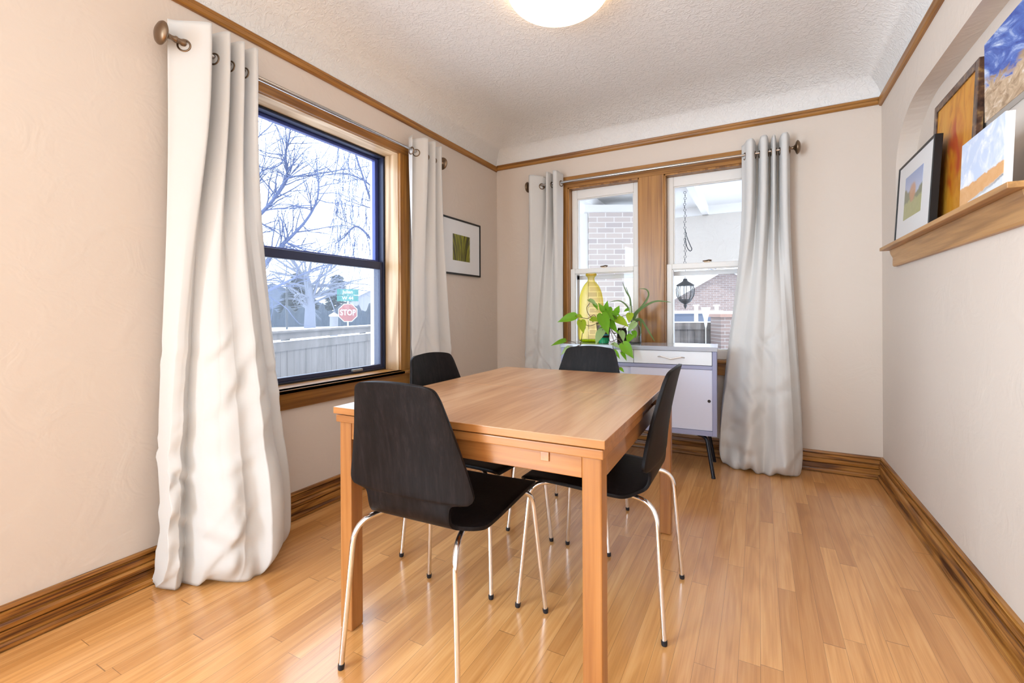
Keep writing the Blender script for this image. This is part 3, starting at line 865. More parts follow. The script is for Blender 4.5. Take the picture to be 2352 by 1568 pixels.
STEMS = [[(760, 800), (700, 690), (620, 735), (520, 720), (455, 700)], [(750, 790), (640, 830), (570, 800), (530, 765)], [(590, 850), (548, 930), (515, 1080), (440, 1040), (322, 1012)], [(515, 1080), (440, 1100), (370, 1100)],
         [(780, 800), (640, 700), (602, 600), (640, 540), (636, 492)], [(800, 800), (800, 740), (815, 640)], [(830, 800), (850, 645)], [(830, 780), (800, 685)], [(860, 800), (830, 650)],
         [(870, 800), (905, 760)], [(880, 790), (985, 655)], [(880, 800), (930, 700), (990, 735)], [(890, 800), (1030, 720), (1160, 672)], [(800, 850), (806, 882)],
         [(900, 830), (960, 930), (1100, 830), (1226, 788)], [(900, 830), (950, 920), (1045, 900)], [(900, 840), (1000, 990), (1120, 970), (1180, 945)], [(890, 840), (930, 960), (970, 1080), (935, 1055)],
         [(890, 850), (900, 1030), (1000, 1000), (1072, 1062)], [(935, 1055), (945, 1120), (958, 1145)], [(1035, 1115), (1056, 1172)], [(945, 1120), (950, 1200), (1000, 1330), (1028, 1372)]]
for path in STEMS:
    n = len(path)
    pts = []
    for k, p in enumerate(path):
        ylast = 3.20
        for (b, t, wpx, yb, yt, mi, roll) in LEAVES:
            if abs(b[0] - path[-1][0]) < 6 and abs(b[1] - path[-1][1]) < 6: ylast = yb
        y = lerp(3.20 if path[0][1] < 900 else 3.10, ylast, k / (n - 1))
        if 1040 < p[1]: y = min(y, 3.055)
        pts.append(lp(*p, y))
    tube(st, smooth_line(pts, 6), .0022, 6)
obj('stems', st, M['stem'], pp, smooth=True, world=True)

# ------------------------------------------------------------------ glass bottle with a long-leaved plant
gb = thing('blade_plant', 'plant with long thin curving leaves rooted in a clear glass bottle', 'potted plant', (-.792, 3.335, CT))
bm = B(); lathe(bm, [(.034, 0), (.0455, .004), (.047, .02), (.047, .085), (.040, .115), (.027, .135), (.024, .150), (.0275, .160)], n=32)
bmesh.ops.delete(bm, geom=[f for f in bm.faces if len(f.verts) > 4 and f.calc_center_median().z > .05], context='FACES_ONLY')
obj('bottle', bm, M['clear_glass'], gb, smooth=True, solid=.0025)
bm = B(); lathe(bm, [(.035, .004), (.042, .010), (.042, .05), (0, .056)], n=24); obj('water_and_roots', bm, M['root'], gb, smooth=True, angle=50)
def blade(bm, pts, w, y0, y1):
    P = smooth_line([lp(p[0], p[1], lerp(y0, y1, i / (len(pts) - 1))) for i, p in enumerate(pts)], 8)
    n = len(P); rows = []
    for i, p in enumerate(P):
        t = i / (n - 1)
        d = (P[min(n - 1, i + 1)] - P[max(0, i - 1)]).normalized()
        side = d.cross(Vector((.2, -1, .25))).normalized(); nn = side.cross(d).normalized()
        ww = w * (1 - t) ** .6 * (.6 + .4 * min(1, t * 6)) + .0006
        rows.append([bm.verts.new(p - side * ww), bm.verts.new(p - nn * ww * .5), bm.verts.new(p + side * ww)])
    for a, c in zip(rows, rows[1:]):
        for j in range(2): bm.faces.new((a[j], a[j + 1], c[j + 1], c[j]))
for pts, w, y1 in (([(1180, 760), (1170, 640), (1160, 480), (1110, 390), (1063, 272)], .008, 3.40), ([(1185, 760), (1180, 640), (1160, 480), (1130, 400), (1106, 325)], .006, 3.36),
                ([(1200, 740), (1225, 670), (1330, 560), (1398, 440), (1370, 362), (1275, 350)], .009, 3.30), ([(1205, 760), (1240, 670), (1350, 575), (1500, 512), (1690, 525)], .012, 3.24),
                ([(1200, 770), (1290, 745), (1370, 850), (1430, 950), (1478, 1030)], .010, 3.24), ([(1175, 700), (1130, 590), (1070, 528), (1000, 505), (890, 525)], .007, 3.36),
                ([(1215, 780), (1290, 760), (1300, 900), (1270, 1010)], .006, 3.30)):
    bm = B(); blade(bm, pts, w, 3.335, y1); obj('leaf_blade', bm, M['blade'], gb, smooth=True, world=True)
bm = B(); tube(bm, [lp(1185, 790, 3.335), lp(1172, 720, 3.335), lp(1163, 640, 3.335), lp(1165, 570, 3.335)], [.010, .012, .011, .005], 10); obj('pale_shoot', bm, M['bulb'], gb, smooth=True, world=True)
dj = thing('dark_jar', 'small dark brown glass jar between the trailing plant and the glass bottle', 'jar', (-.884, 3.335, CT))
bm = B(); lathe(bm, [(.030, 0), (.035, .003), (.0355, .085), (.030, .098), (.030, .108)], n=28); obj('jar_body', bm, M['soil'], dj, smooth=True, angle=50)
bm = B(); torus(bm, (0, 0, .108), (0, 0, 1), .0295, .0025, 24, 6); obj('jar_rim', bm, M['steel'], dj, smooth=True)

# ------------------------------------------------------------------ ceiling light
LX, LY = -.832, 2.02
cl = thing('ceiling_light', 'round lit alabaster bowl light on the ceiling', 'ceiling light', (LX, LY, ZC))
bm = B(); prof = [(.245 * math.cos(a), -.012 - .105 * math.sin(a)) for a in [PI / 2 * k / 16 for k in range(17)]]; prof[-1] = (0, prof[-1][1])
lathe(bm, [(.20, -.004)] + prof, n=56); obj('glass_bowl', bm, M['lamp_bowl'], cl, smooth=True)
bm = B(); lathe(bm, [(.10, 0), (.205, 0), (.21, -.010), (.10, -.010)], n=48); obj('mounting_rim', bm, M['lamp_ring'], cl, smooth=True, angle=40)

# ------------------------------------------------------------------ curtain rods
def curtain_rod(label, axis, wall, off, z, a0, a1, ends, splits, brackets):
    """axis 'y' along the left wall, 'x' along the back wall; ends = finial stations"""
    def W(a, o, zz): return (XL + o, a, zz) if axis == 'y' else (a, YB - o, zz)
    r = thing('curtain_rod', label, 'curtain rod', W((a0 + a1) / 2, 0, z), group='metal curtain rods')
    mid = splits
    bm = B(); tube(bm, [W(a0, off, z), W(mid, off, z)], .0105, 14); part('outer_tube', bm, M['rod'], r, smooth=True, angle=50)
    bm = B(); tube(bm, [W(mid, off, z), W(a1, off, z)], .0085, 14); part('inner_tube', bm, M['rod'], r, smooth=True, angle=50)
    for a, sg in ends:
        bm = B()
        # turned stem and shallow domed disc
        prof = [(0, -.004), (.0135, -.004), (.0135, .006), (.0105, .010), (.0105, .022), (.013, .026), (.013, .030), (.0095, .036), (.0085, .044), (.011, .056), (.020, .064), (.036, .069), (.044, .074), (.045, .079), (.040, .086), (.026, .093), (.010, .0965), (0, .097)]
        lathe(bm, [(p, a + sg * h) for p, h in prof], W(0, off, z) if axis == 'y' else W(0, off, z), 32, axis)
        part('finial', bm, M['bronze'], r, smooth=True, angle=50)
    for a in brackets:
        bm = B(); tube(bm, arc_pts([W(a, 0, z - .02), W(a, off * .75, z - .02), W(a, off, z - .011)], .02, 4), .006, 10)
        lathe(bm, [(.0, 0), (.022, 0), (.022, .005), (0, .007)] if axis == 'y' else [(0, 0), (.022, 0), (.022, -.005), (0, -.007)], (XL, a, z - .02) if axis == 'y' else (a, YB, z - .02), 20, 'x' if axis == 'y' else 'y')
        part('bracket', bm, M['bronze'], r, smooth=True, angle=50)
    return r
curtain_rod('long metal curtain rod with a big round end knob over the side window', 'y', XL, .09, 2.130, .985, 2.60, [(.985, -1), (2.60, 1)], 1.83, [1.085, 2.53])
curtain_rod('metal curtain rod across the top of the twin back windows', 'x', YB, .09, 2.124, -1.665, .150, [(-1.665, -1), (.150, 1)], -.45, [-1.60, .04])

# ------------------------------------------------------------------ curtains
def curtain(label, axis, top, foot, zt, wz=1.75, spread=1.0, seed=1, fb=2.3, ph=0.0, tuck=.05, belly=.03, zrod=2.13, ruffle=.008):
    """top: folds along the rod as (station, distance from wall); foot: the hem's line on the floor as (s, station, distance)"""
    rnd = random.Random(seed)
    base_c = sum(f[1] for f in foot) / len(foot)
    loc = (XL + .1, base_c, 0) if axis == 'y' else (base_c, YB - .1, 0)
    t = thing('curtain', label, 'curtain', loc, group='white grommet curtains')
    def W(c, o, z): return Vector((XL + o, c, z)) if axis == 'y' else Vector((c, YB - o, z))
    P = smooth_line([Vector((p[0], p[1], 0)) for p in top], 12)
    D = [0]
    for a, b in zip(P, P[1:]): D.append(D[-1] + (b - a).length)
    S_ = [d / D[-1] for d in D]
    cs_ = [p[0] for p in top]; c0, c1 = cs_[0], cs_[-1]
    tab = [(s, p.x, p.y) for s, p in zip(S_, P)]
    NU, NZ = 230, 120
    cre = [(rnd.random(), rnd.uniform(.08, .95), rnd.uniform(-1.0, 1.0), rnd.uniform(.005, .016), rnd.uniform(.025, .075)) for _ in range(30)]
    bm = B(); grid = []
    smo = []
    for j in range(NU + 1):          # a smoothed copy of the folds, for the wide part
        s = j / NU
        acc = [interp(tab, max(0, min(1, s + k * .018)))[1] for k in range(-8, 9)]
        smo.append(sum(acc) / len(acc))
    for i in range(NZ + 1):
        q = i / NZ
        row = []
        for j in range(NU + 1):
            s = j / NU
            ct, ot = interp(tab, s)
            fold = (ot - .09) / .055
            z = zt * (1 - q) 
            if q < .06: z += (.008 * max(-1, min(1, fold)) + .004 * math.sin(9 * s + seed)) * (1 - q / .06)
            w = sstep((wz - z) / wz) ** spread if z < wz else 0
            relax = sstep((zt - .05 - z) / 1.2)
            o_t = lerp(ot, .09 + (smo[j] - .09) * .9, relax * .75)
            c_t = lerp(ct, lerp(ct, lerp(c0, c1, s), .5), relax)
            fc, fo = interp([(f[0], f[1], f[2]) for f in foot], s)
            soft = math.sin(2 * PI * fb * s + ph)
            fo2 = fo + .022 * soft + (smo[j] - .09) * .35
            c = lerp(c_t, fc, w); o = lerp(o_t, fo2, w)
            if z < .5:
                k = math.sin(PI * min(1, (.5 - z) / .5) ** .8)
                o += belly * k * (.55 + .45 * soft)
            if z < .10:
                k = (1 - z / .10) ** 2
                o -= tuck * k * (1 + .6 * soft)
                c += (.5 - s) * tuck * .6 * k
            for (cs, cz, sl, am, wd) in cre:       # slanting creases in the lower half
                dd = ((z - cz) - sl * (s - cs) * .8) / wd
                if abs(dd) > 4: continue
                da = (s - cs) / .20
                o += am * w * math.exp(-dd * dd - da * da) * math.sin(dd * 2)
            if z < .12: z += .014 * max(0, soft) * (1 - z / .12)
            if z < .22: o += ruffle * math.sin(2 * PI * 7.3 * s + seed) * (1 - z / .22)
            row.append(bm.verts.new(W(c, max(.030, o), max(.003, z))))
        grid.append(row)
    for a, b in zip(grid, grid[1:]):
        for j in range(NU): bm.faces.new((a[j], a[j + 1], b[j + 1], b[j]))
    part('drape', bm, M['cloth'], t, smooth=True, solid=.0016)
    for a, b, p, q in zip(S_, S_[1:], P, P[1:]):
        if (p.y - .09) * (q.y - .09) < 0:
            nrm = (W(q.x, q.y, 0) - W(p.x, p.y, 0)).cross(Vector((0, 0, 1)))
            m_ = (p + q) / 2
            bm = B(); torus(bm, W(m_.x, m_.y, zrod - .009), nrm, .0225, .0040); part('grommet', bm, M['bronze'], t, smooth=True)
    return t
curtain('white curtain at the near side of the side window, its hem ballooning on the floor', 'y',
        [(.944, .055), (.965, .068), (1.000, .105), (1.040, .145), (1.060, .150), (1.066, .10), (1.062, .045), (1.076, .035), (1.092, .075), (1.118, .135), (1.137, .145), (1.142, .09), (1.137, .04), (1.150, .032), (1.162, .080), (1.182, .135), (1.199, .143),
         (1.204, .09), (1.200, .04), (1.212, .035), (1.226, .085), (1.245, .135), (1.262, .140)],
        [(0, .885, .07), (.12, .872, .15), (.20, .905, .20), (.27, .945, .175), (.35, .965, .25), (.45, 1.0, .285), (.58, 1.06, .365), (.74, 1.14, .40), (.85, 1.215, .33), (.91, 1.27, .24), (.95, 1.325, .26), (1, 1.39, .15)], 2.224, wz=1.95, spread=.95, seed=4, fb=2.6, ph=.4, tuck=.06, belly=.035)
curtain('narrow white curtain at the far side of the side window, beside the small black-framed print', 'y',
        [(2.342, .10), (2.352, .06), (2.374, .062), (2.398, .105), (2.420, .142), (2.448, .146), (2.458, .09), (2.458, .045), (2.478, .045), (2.498, .10), (2.516, .14), (2.535, .14), (2.543, .085), (2.545, .045), (2.562, .05), (2.580, .10), (2.598, .135), (2.612, .135)],
        [(0, 2.27, .13), (.3, 2.40, .17), (.6, 2.55, .16), (1, 2.74, .12)], 2.220, wz=2.1, spread=.8, seed=9, fb=2.0, ph=1.0)
curtain('white curtain left of the twin back windows, behind the far left end of the cabinet', 'x',
        [(-1.742, .05), (-1.728, .10), (-1.700, .138), (-1.650, .115), (-1.606, .085), (-1.588, .05), (-1.572, .045), (-1.560, .09), (-1.550, .14), (-1.534, .145), (-1.520, .10), (-1.513, .05), (-1.503, .05), (-1.496, .10), (-1.485, .145), (-1.455, .145), (-1.440, .10), (-1.428, .062)],
        [(0, -1.785, .08), (.3, -1.69, .12), (.6, -1.58, .12), (1, -1.415, .10)], 2.205, wz=2.0, spread=.8, seed=14, fb=2.0, ph=2.0, zrod=2.124)
curtain('white curtain right of the twin back windows, pooling on the floor beside the cabinet leg', 'x',
        [(-.100, .058), (-.082, .085), (-.064, .135), (-.034, .146), (-.018, .09), (-.012, .038), (.000, .038), (.009, .09), (.020, .142), (.048, .146), (.060, .09), (.063, .036), (.073, .038), (.079, .095), (.088, .140), (.099, .135), (.106, .085), (.111, .034), (.121, .036), (.128, .09), (.140, .140), (.165, .146), (.178, .11), (.184, .08)],
        [(0, -.245, .13), (.12, -.232, .20), (.26, -.13, .275), (.5, -.01, .30), (.68, .09, .31), (.84, .190, .285), (.93, .240, .20), (1, .250, .08)], 2.207, wz=1.85, spread=1.0, seed=23, fb=2.8, ph=.9, zrod=2.124, belly=.045, ruffle=.018)

# ------------------------------------------------------------------ pictures
def art(name, fn, rough=.5):
    b = Mat(name)
    g = b.xyz(b.coord('Generated'))
    return b.pbr(fn(b, g[1], g[2]), rough)
def noise_uv(b, u, v, su, sv, detail=4, dist=.6, w=0.0):
    return b.noise(b.comb(b.math('MULTIPLY', u, su), b.math('MULTIPLY', v, sv), w), 1, detail, .6, dist)
def step(b, x, lo, hi):
    r = b.n('ShaderNodeMapRange', interpolation_type='SMOOTHSTEP')
    b.put(r.inputs['Value'], x); r.inputs['From Min'].default_value = lo; r.inputs['From Max'].default_value = hi
    return r.outputs[0]
def art_grass(b, u, v):
    spread = b.math('ADD', b.math('MULTIPLY', b.math('SUBTRACT', u, .45), b.math('SUBTRACT', 1.35, b.math('MULTIPLY', v, .75))), .45)
    n = noise_uv(b, spread, v, 13, .7, 3, .4)
    return b.ramp(n, [(.3, (.012, .010, .002)), (.46, (.10, .09, .010)), (.58, (.34, .33, .02)), (.66, (.05, .05, .006)), (.75, (.26, .21, .12))])
def blob(b, u, v, cu, cv, ru, rv):
    a = b.math('DIVIDE', b.math('SUBTRACT', u, cu), ru); c = b.math('DIVIDE', b.math('SUBTRACT', v, cv), rv)
    d = b.math('SQRT', b.math('ADD', b.math('MULTIPLY', a, a), b.math('MULTIPLY', c, c)))
    return step(b, d, 1.15, .6)
def art_meadow(b, u, v):
    n = noise_uv(b, u, v, 6, 6)
    sky = b.ramp(v, [(.45, (.55, .62, .80)), (1, (.22, .33, .62))])
    gr = b.mix(n, (.30, .30, .07), (.45, .47, .17))
    hz = b.math('ADD', v, b.math('MULTIPLY', b.math('SUBTRACT', n, .5), .25))
    c = b.mix(step(b, hz, .34, .42), gr, (.12, .15, .06))
    ridge = b.math('ADD', hz, b.math('MULTIPLY', b.math('ABSOLUTE', b.math('SUBTRACT', u, .35)), -.30))
    c = b.mix(step(b, ridge, .46, .54), c, sky)
    vv = b.math('ADD', v, b.math('MULTIPLY', b.math('SUBTRACT', n, .5), .2))
    return b.mix(b.math('MULTIPLY', blob(b, u, vv, .52, .56, .20, .24), .9), c, (.58, .24, .08))
def art_orange(b, u, v):
    n = noise_uv(b, u, v, 9, 3, 5, 1.0); n2 = noise_uv(b, u, v, 2, 2, 2, .5, 3.0)
    c = b.ramp(n, [(.3, (.42, .15, .012)), (.5, (.66, .27, .02)), (.7, (.72, .36, .05))])
    c = b.mix(b.math('MULTIPLY', n2, .5), c, (.48, .20, .01))
    f = blob(b, u, v, .46, .52, .24, .34)
    s = b.math('MULTIPLY', b.math('ADD', b.math('SINE', b.math('MULTIPLY', b.math('ADD', n2, v), 26.0)), 1.0), .35)
    return b.mix(b.math('MULTIPLY', f, b.math('ADD', s, .25)), c, (.42, .05, .012))
def art_field(b, u, v):
    # the viewer's left is the far end (large y)
    l = b.math('SUBTRACT', 1.0, u)
    n = noise_uv(b, u, v, 7, 7, 4, .8); n2 = noise_uv(b, u, v, 3, 2, 4, 1.2, 2.0)
    sky = b.mix(step(b, n2, .4, .65), (.55, .64, .82), (.86, .88, .92))
    hz = b.math('SUBTRACT', v, b.math('MULTIPLY', b.math('SUBTRACT', n, .5), .10))
    field = b.mix(n, (.62, .29, .09), (.78, .48, .24))
    snow = b.mix(n2, (.80, .83, .86), (.66, .72, .78))
    low = b.math('ADD', .10, b.math('MULTIPLY', u, .02))
    lowe = b.math('ADD', .02, b.math('MULTIPLY', l, .19))
    hl_ = b.math('SUBTRACT', hz, lowe)
    c = b.mix(step(b, hl_, .0, .03), snow, field)
    edge = b.math('MULTIPLY', step(b, hl_, -.035, -.005), step(b, hl_, .025, .0))
    c = b.mix(b.math('MULTIPLY', edge, b.math('MULTIPLY', l, .7)), c, (.14, .11, .11))
    return b.mix(step(b, b.math('SUBTRACT', hz, b.math('MULTIPLY', l, .07)), .31, .335), c, sky)
def art_blue(b, u, v):
    n = b.noise(b.comb(b.math('ADD', b.math('MULTIPLY', u, 3.0), b.math('MULTIPLY', v, -3.5)), b.math('MULTIPLY', b.math('ADD', u, v), 1.2), 0.0), 1.6, 6, .65, .8)
    sky = b.ramp(n, [(.34, (.02, .045, .30)), (.52, (.09, .17, .52)), (.64, (.45, .55, .80)), (.76, (.90, .92, .96))])
    n2 = noise_uv(b, u, v, 8, 8, 5, 1.2, 4.0)
    gr = b.ramp(n2, [(.35, (.34, .22, .13)), (.55, (.60, .44, .29)), (.72, (.80, .73, .66))])
    h = b.math('ADD', v, b.math('MULTIPLY', b.math('SUBTRACT', n2, .5), .5))
    hill = b.math('ADD', h, b.math('MULTIPLY', b.math('ABSOLUTE', b.math('SUBTRACT', u, .62)), -.45))
    return b.mix(step(b, hill, .30, .40), gr, sky)
def frame_ring(bm, hw_, h, wd, x0, x1):
    box(bm, x0, x1, -hw_, -hw_ + wd, 0, h); box(bm, x0, x1, hw_ - wd, hw_, 0, h)
    box(bm, x0, x1, -hw_ + wd, hw_ - wd, 0, wd); box(bm, x0, x1, -hw_ + wd, hw_ - wd, h - wd, h)
def picture(label, cat, loc, lean, hw_, h, wd, thick, face, frame_mat, mat_mat=None, hole=None, art_m=None, name='framed_picture', canvas=False, group=None):
    """face +1: looks towards +x (left wall), -1: looks towards -x. Local x = 0 is the front."""
    t = thing(name, label, cat, loc, group=group)
    t.rotation_euler = (0, lean, 0)
    b0, b1 = (-thick, 0) if face > 0 else (0, thick)
    bm = B()
    if canvas:
        box(bm, b0 if face > 0 else .002, -.002 if face > 0 else b1, -hw_, hw_, 0, h); obj('canvas', bm, M['canvas_side'], t)
        x = 0
        bm = B(); box(bm, -.002 if face > 0 else 0, 0 if face > 0 else .002, -hw_, hw_, 0, h); obj('painting', bm, art_m, t)
        return t
    frame_ring(bm, hw_, h, wd, b0, b1); obj('frame', bm, frame_mat, t, bevel=.002)
    d = -.006 * face
    bm = B(); a, c = sorted((d, d - .004 * face)); box(bm, a, c, -hw_ + wd, hw_ - wd, wd, h - wd)
    if mat_mat: obj('mat_board', bm, mat_mat, t)
    else: obj('painting', bm, art_m, t)
    if hole:
        y0, y1, z0, z1 = hole
        bm = B(); a, c = sorted((d, d + .001 * face)); box(bm, a, c, y0, y1, z0, z1); obj('print', bm, art_m, t)
    bm = B(); bm.faces.new([bm.verts.new((d + .003 * face, yy, zz)) for yy, zz in ((-hw_ + wd, wd), (hw_ - wd, wd), (hw_ - wd, h - wd), (-hw_ + wd, h - wd))])
    if mat_mat: obj('picture_glass', bm, M['pane'], t)
    bm = B(); a, c = sorted((-thick * face, d - .006 * face)); box(bm, a, c, -hw_ + .004, hw_ - .004, .004, h - .004); obj('backing', bm, M['dark'], t)
    return t
picture('black-framed print of green blades in a wide white mat, hanging on the left wall', 'picture', (XL + .022, 3.035, 1.349), 0, .268, .441, .014, .020, 1, M['frame_black'],
        M['mat_board'], (-.128, .108, .112, .318), art('green_blades_print', art_grass))
SZ = 1.4055
picture('thin black-framed landscape print with a white mat, leftmost on the wooden ledge', 'picture', (.656, 2.932, SZ), math.radians(3.4), .290, .420, .010, .030, -1, M['frame_black'],
        M['mat_board'], (-.135, .155, .115, .335), art('meadow_print', art_meadow), group='pictures on the ledge')
picture('orange painting in a dark wooden frame, leaning behind the two pale pictures on the ledge', 'picture', (.712, 2.618, SZ), math.radians(2.6), .250, .606, .034, .022, -1, M['frame_wood'],
        None, None, art('orange_painting', art_orange, .4), group='pictures on the ledge')
picture('small unframed canvas of an orange field under pale sky, nearest on the ledge', 'picture', (.640, 2.062, SZ), math.radians(2.2), .165, .238, 0, .022, -1, None, None, None, art('orange_field_painting', art_field), canvas=True, name='canvas_painting', group='pictures on the ledge')
picture('large blue-sky canvas hung on the niche wall above the small orange field canvas', 'picture', (XR + ND - .028, 2.045, 1.742), 0, .272, .288, 0, .026, -1, None, None, None, art('blue_sky_painting', art_blue), canvas=True, name='canvas_painting')

# ------------------------------------------------------------------ outside
GZ = -.75
bm = B(); box(bm, -120, 60, -60, 120, GZ - .5, GZ); struct('snow_ground', bm, M['snow'])

bm = B(); prism(bm, [(-10.8, GZ - .01), (-15.5, .12), (-20, .22), (-100, .22), (-100, GZ - .2), (-10.8, GZ - .2)], 'y', -30, 90); struct('snow_bank', bm, M['snow'])

# fence seen through the side window
fa, fb = Vector((-5.35, 1.9, 0)), Vector((-8.6, 11.9, 0))
fd = (fb - fa).normalized(); fl_ = (fb - fa).length
fn = thing('side_fence', 'weathered grey-brown board fence with cap rail, across the side window', 'fence', (fa.x, fa.y, GZ), math.atan2(fd.y, fd.x))
top = .80 - GZ
bm = B(); q = 0
rr = random.Random(3)
while q < fl_ - .15:
    w = rr.uniform(.13, .145); box(bm, q, q + w, -.010 + rr.uniform(-.004, .004), .012, .03, top - .15); q += w + .006
obj('boards', bm, M['fence'], fn)
bm = B(); box(bm, 0, fl_, -.03, -.012, top - .30, top - .16); box(bm, 0, fl_, -.04, -.012, .3, .42); obj('rails', bm, M['fence'], fn)
bm = B(); box(bm, 0, fl_, -.035, -.012, top - .13, top - .02); obj('top_board', bm, M['fence'], fn)
bm = B(); box(bm, 0, fl_, -.07, .05, top - .03, top); obj('cap_rail', bm, M['fence'], fn)
bm = B(); box(bm, 0, fl_, -.045, -.012, top - .16, top - .15); box(bm, 0, fl_, -.06, .04, top, top + .012); obj('snow_line', bm, M['snow'], fn)
for k in range(5):
    bm = B(); x = .3 + k * 2.3; box(bm, x, x + .09, .012, .10, 0, top - .03); obj('post', bm, M['fence'], fn)

# stop sign with two street-name blades
sp = at(799, 718, 19.0)
ss = thing('stop_sign', 'red octagonal STOP sign under green street-name blades on a post, beyond the fence', 'sign', (sp.x, sp.y, GZ), YAW + math.radians(38 - 20))
def text_mesh(name, txt, size, mat, parent, loc, rot, depth=.004, sx=1):
    cu = bpy.data.curves.new(name, 'FONT'); cu.body = txt; cu.size = size; cu.align_x = 'CENTER'; cu.align_y = 'CENTER'; cu.extrude = depth
    cu.offset = size * .018
    tmp = bpy.data.objects.new(name, cu); C.objects.link(tmp)
    dg = bpy.context.evaluated_depsgraph_get()
    me = bpy.data.meshes.new_from_object(tmp.evaluated_get(dg)); bpy.data.objects.remove(tmp)
    me.materials.clear(); me.materials.append(mat)
    o = bpy.data.objects.new(name, me); C.objects.link(o); o.parent = parent; o.location = loc; o.rotation_euler = rot; o.scale = (sx, 1, 1)
    return o
hz = sp.z - GZ
def octo(bm, R, y0, y1):
    prof = [(R * math.cos(PI / 8 + PI / 4 * k), hz + R * math.sin(PI / 8 + PI / 4 * k)) for k in range(8)]
    A = [bm.verts.new((p[0], y0, p[1])) for p in prof]; D = [bm.verts.new((p[0], y1, p[1])) for p in prof]
    for k in range(8): bm.faces.new((A[k], A[(k + 1) % 8], D[(k + 1) % 8], D[k]))
    bm.faces.new(A); bm.faces.new(D[::-1])
bm = B(); octo(bm, .405, -.004, .004); pl_ = obj('border', bm, M['sign_white'], ss)
bm = B(); octo(bm, .375, -.008, -.003); rd = obj('red_face', bm, M['sign_red'], ss)
text_mesh('letters', 'STOP', .33, M['sign_white'], ss, (0, -.012, hz), (PI / 2, 0, 0), sx=.78)
bm = B(); tube(bm, [(.0, .03, 0), (.0, .03, hz + .95)], .028, 10); obj('post', bm, M['galv'], ss)
for k, (txt, z, rz) in enumerate((('Julian', hz + .86, 0.0), ('W 44', hz + .60, 0.0))):
    bm = B(); box(bm, -.42, .42, -.008, .008, z - .12, z + .12); bl = obj('name_blade', bm, M['sign_green'], ss)
    text_mesh('blade_letters', txt, .19, M['sign_white'], bl, (0, -.012, z), (PI / 2, 0, 0))

# bare trees
def branch(bm, p, d, L, r, depth, rnd, droop=0.0, spread=.55, kids=3, n=6):
    pts, rad = [Vector(p)], [r]
    d = d.normalized()
    seg = 5
    for k in range(seg):
        d = (d + Vector((rnd.gauss(0, .13), rnd.gauss(0, .13), rnd.gauss(0, .10) - droop))).normalized()
        pts.append(pts[-1] + d * (L / seg)); rad.append(r * (1 - .6 * (k + 1) / seg))
    tube(bm, pts, rad, n if r > .03 else 4, caps=False)
    if depth <= 0: return
    for k in range(kids):
        i = rnd.randint(1, seg)
        a = (d + Vector((rnd.gauss(0, spread), rnd.gauss(0, spread), rnd.gauss(.1, spread * .8)))).normalized()
        branch(bm, pts[i], a, L * rnd.uniform(.5, .78), rad[i] * .66, depth - 1, rnd, droop, spread, kids, 5)
rnd = random.Random(11)
bt = thing('bare_tree', 'near bare tree with long arching limbs, left in the side window', 'tree', tuple(at(520, 700, 10.5).xy) + (GZ,))
def limb(bm, tw, path, d0, d1, r0, r1, twigs, depth=2, L=1.0, droop=0):
    n = len(path)
    P = smooth_line([at(u, v, lerp(d0, d1, i / (n - 1))) for i, (u, v) in enumerate(path)], 6)
    rad = [lerp(r0, r1, i / (len(P) - 1)) for i in range(len(P))]
    tube(bm, P, rad, 7)
    for k in range(twigs):
        i = rnd.randint(1, len(P) - 2)
        t = (P[i + 1] - P[i - 1]).normalized()
        dd = (t * .6 + Vector((rnd.gauss(0, .6), rnd.gauss(0, .6), rnd.gauss(.15, .6)))).normalized()
        branch(tw, P[i], dd, L * rnd.uniform(.5, 1.1), rad[i] * .40 + .0035, depth, rnd, droop, .5, 3)
tr, tw = B(), B()
b0 = at(520, 700, 10.5)
tube(tr, [(b0.x, b0.y, GZ), (b0.x, b0.y + .03, .4), tuple(at(515, 640, 10.4))], [.26, .21, .18], 10)
limb(tr, tw, [(515, 645), (560, 560), (588, 505), (622, 466), (655, 420), (660, 394), (656, 355), (664, 318), (668, 284)], 10.4, 9.6, .055, .010, 44)
limb(tr, tw, [(515, 660), (562, 660), (600, 622), (622, 588), (656, 556), (700, 510), (724, 470), (732, 430), (727, 375)], 10.4, 9.2, .06, .010, 46)
limb(tr, tw, [(515, 690), (560, 690), (606, 672), (656, 648), (690, 632), (735, 612), (770, 606)], 10.4, 10.0, .045, .01, 12)
limb(tr, tw, [(622, 466), (660, 410), (700, 405), (740, 398), (800, 388), (835, 392)], 9.9, 9.3, .018, .006, 24)
limb(tr, tw, [(588, 440), (600, 395), (640, 380), (655, 350), (640, 300), (610, 250)], 9.8, 9.5, .018, .006, 18)
limb(tr, tw, [(515, 600), (560, 440), (585, 330), (620, 290), (650, 250)], 10.2, 9.7, .022, .006, 18)
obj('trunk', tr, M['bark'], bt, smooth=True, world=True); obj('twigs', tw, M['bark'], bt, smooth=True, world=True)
wb = at(900, 740, 15)
wt = thing('weeping_tree', 'bare weeping tree with hanging twigs, right in the side window', 'tree', (wb.x, wb.y, GZ))
tr, tw = B(), B()
tube(tr, [(wb.x, wb.y, GZ), tuple(at(896, 600, 15)), tuple(at(880, 420, 15))], [.22, .18, .12], 9)
limb(tr, tw, [(896, 600), (870, 520), (845, 440), (825, 380), (808, 330), (790, 290)], 15, 14, .05, .012, 14, 2, 1.3)
limb(tr, tw, [(885, 480), (850, 425), (800, 400), (760, 400), (720, 408)], 15, 14.2, .035, .008, 14, 2, 1.2)
limb(tr, tw, [(882, 420), (850, 345), (800, 318), (760, 312), (716, 300)], 15, 14.2, .03, .008, 12, 2, 1.0)
limb(tr, tw, [(896, 620), (860, 560), (820, 520), (790, 545), (770, 560)], 15, 14.2, .05, .012, 6, 2, 1.0)
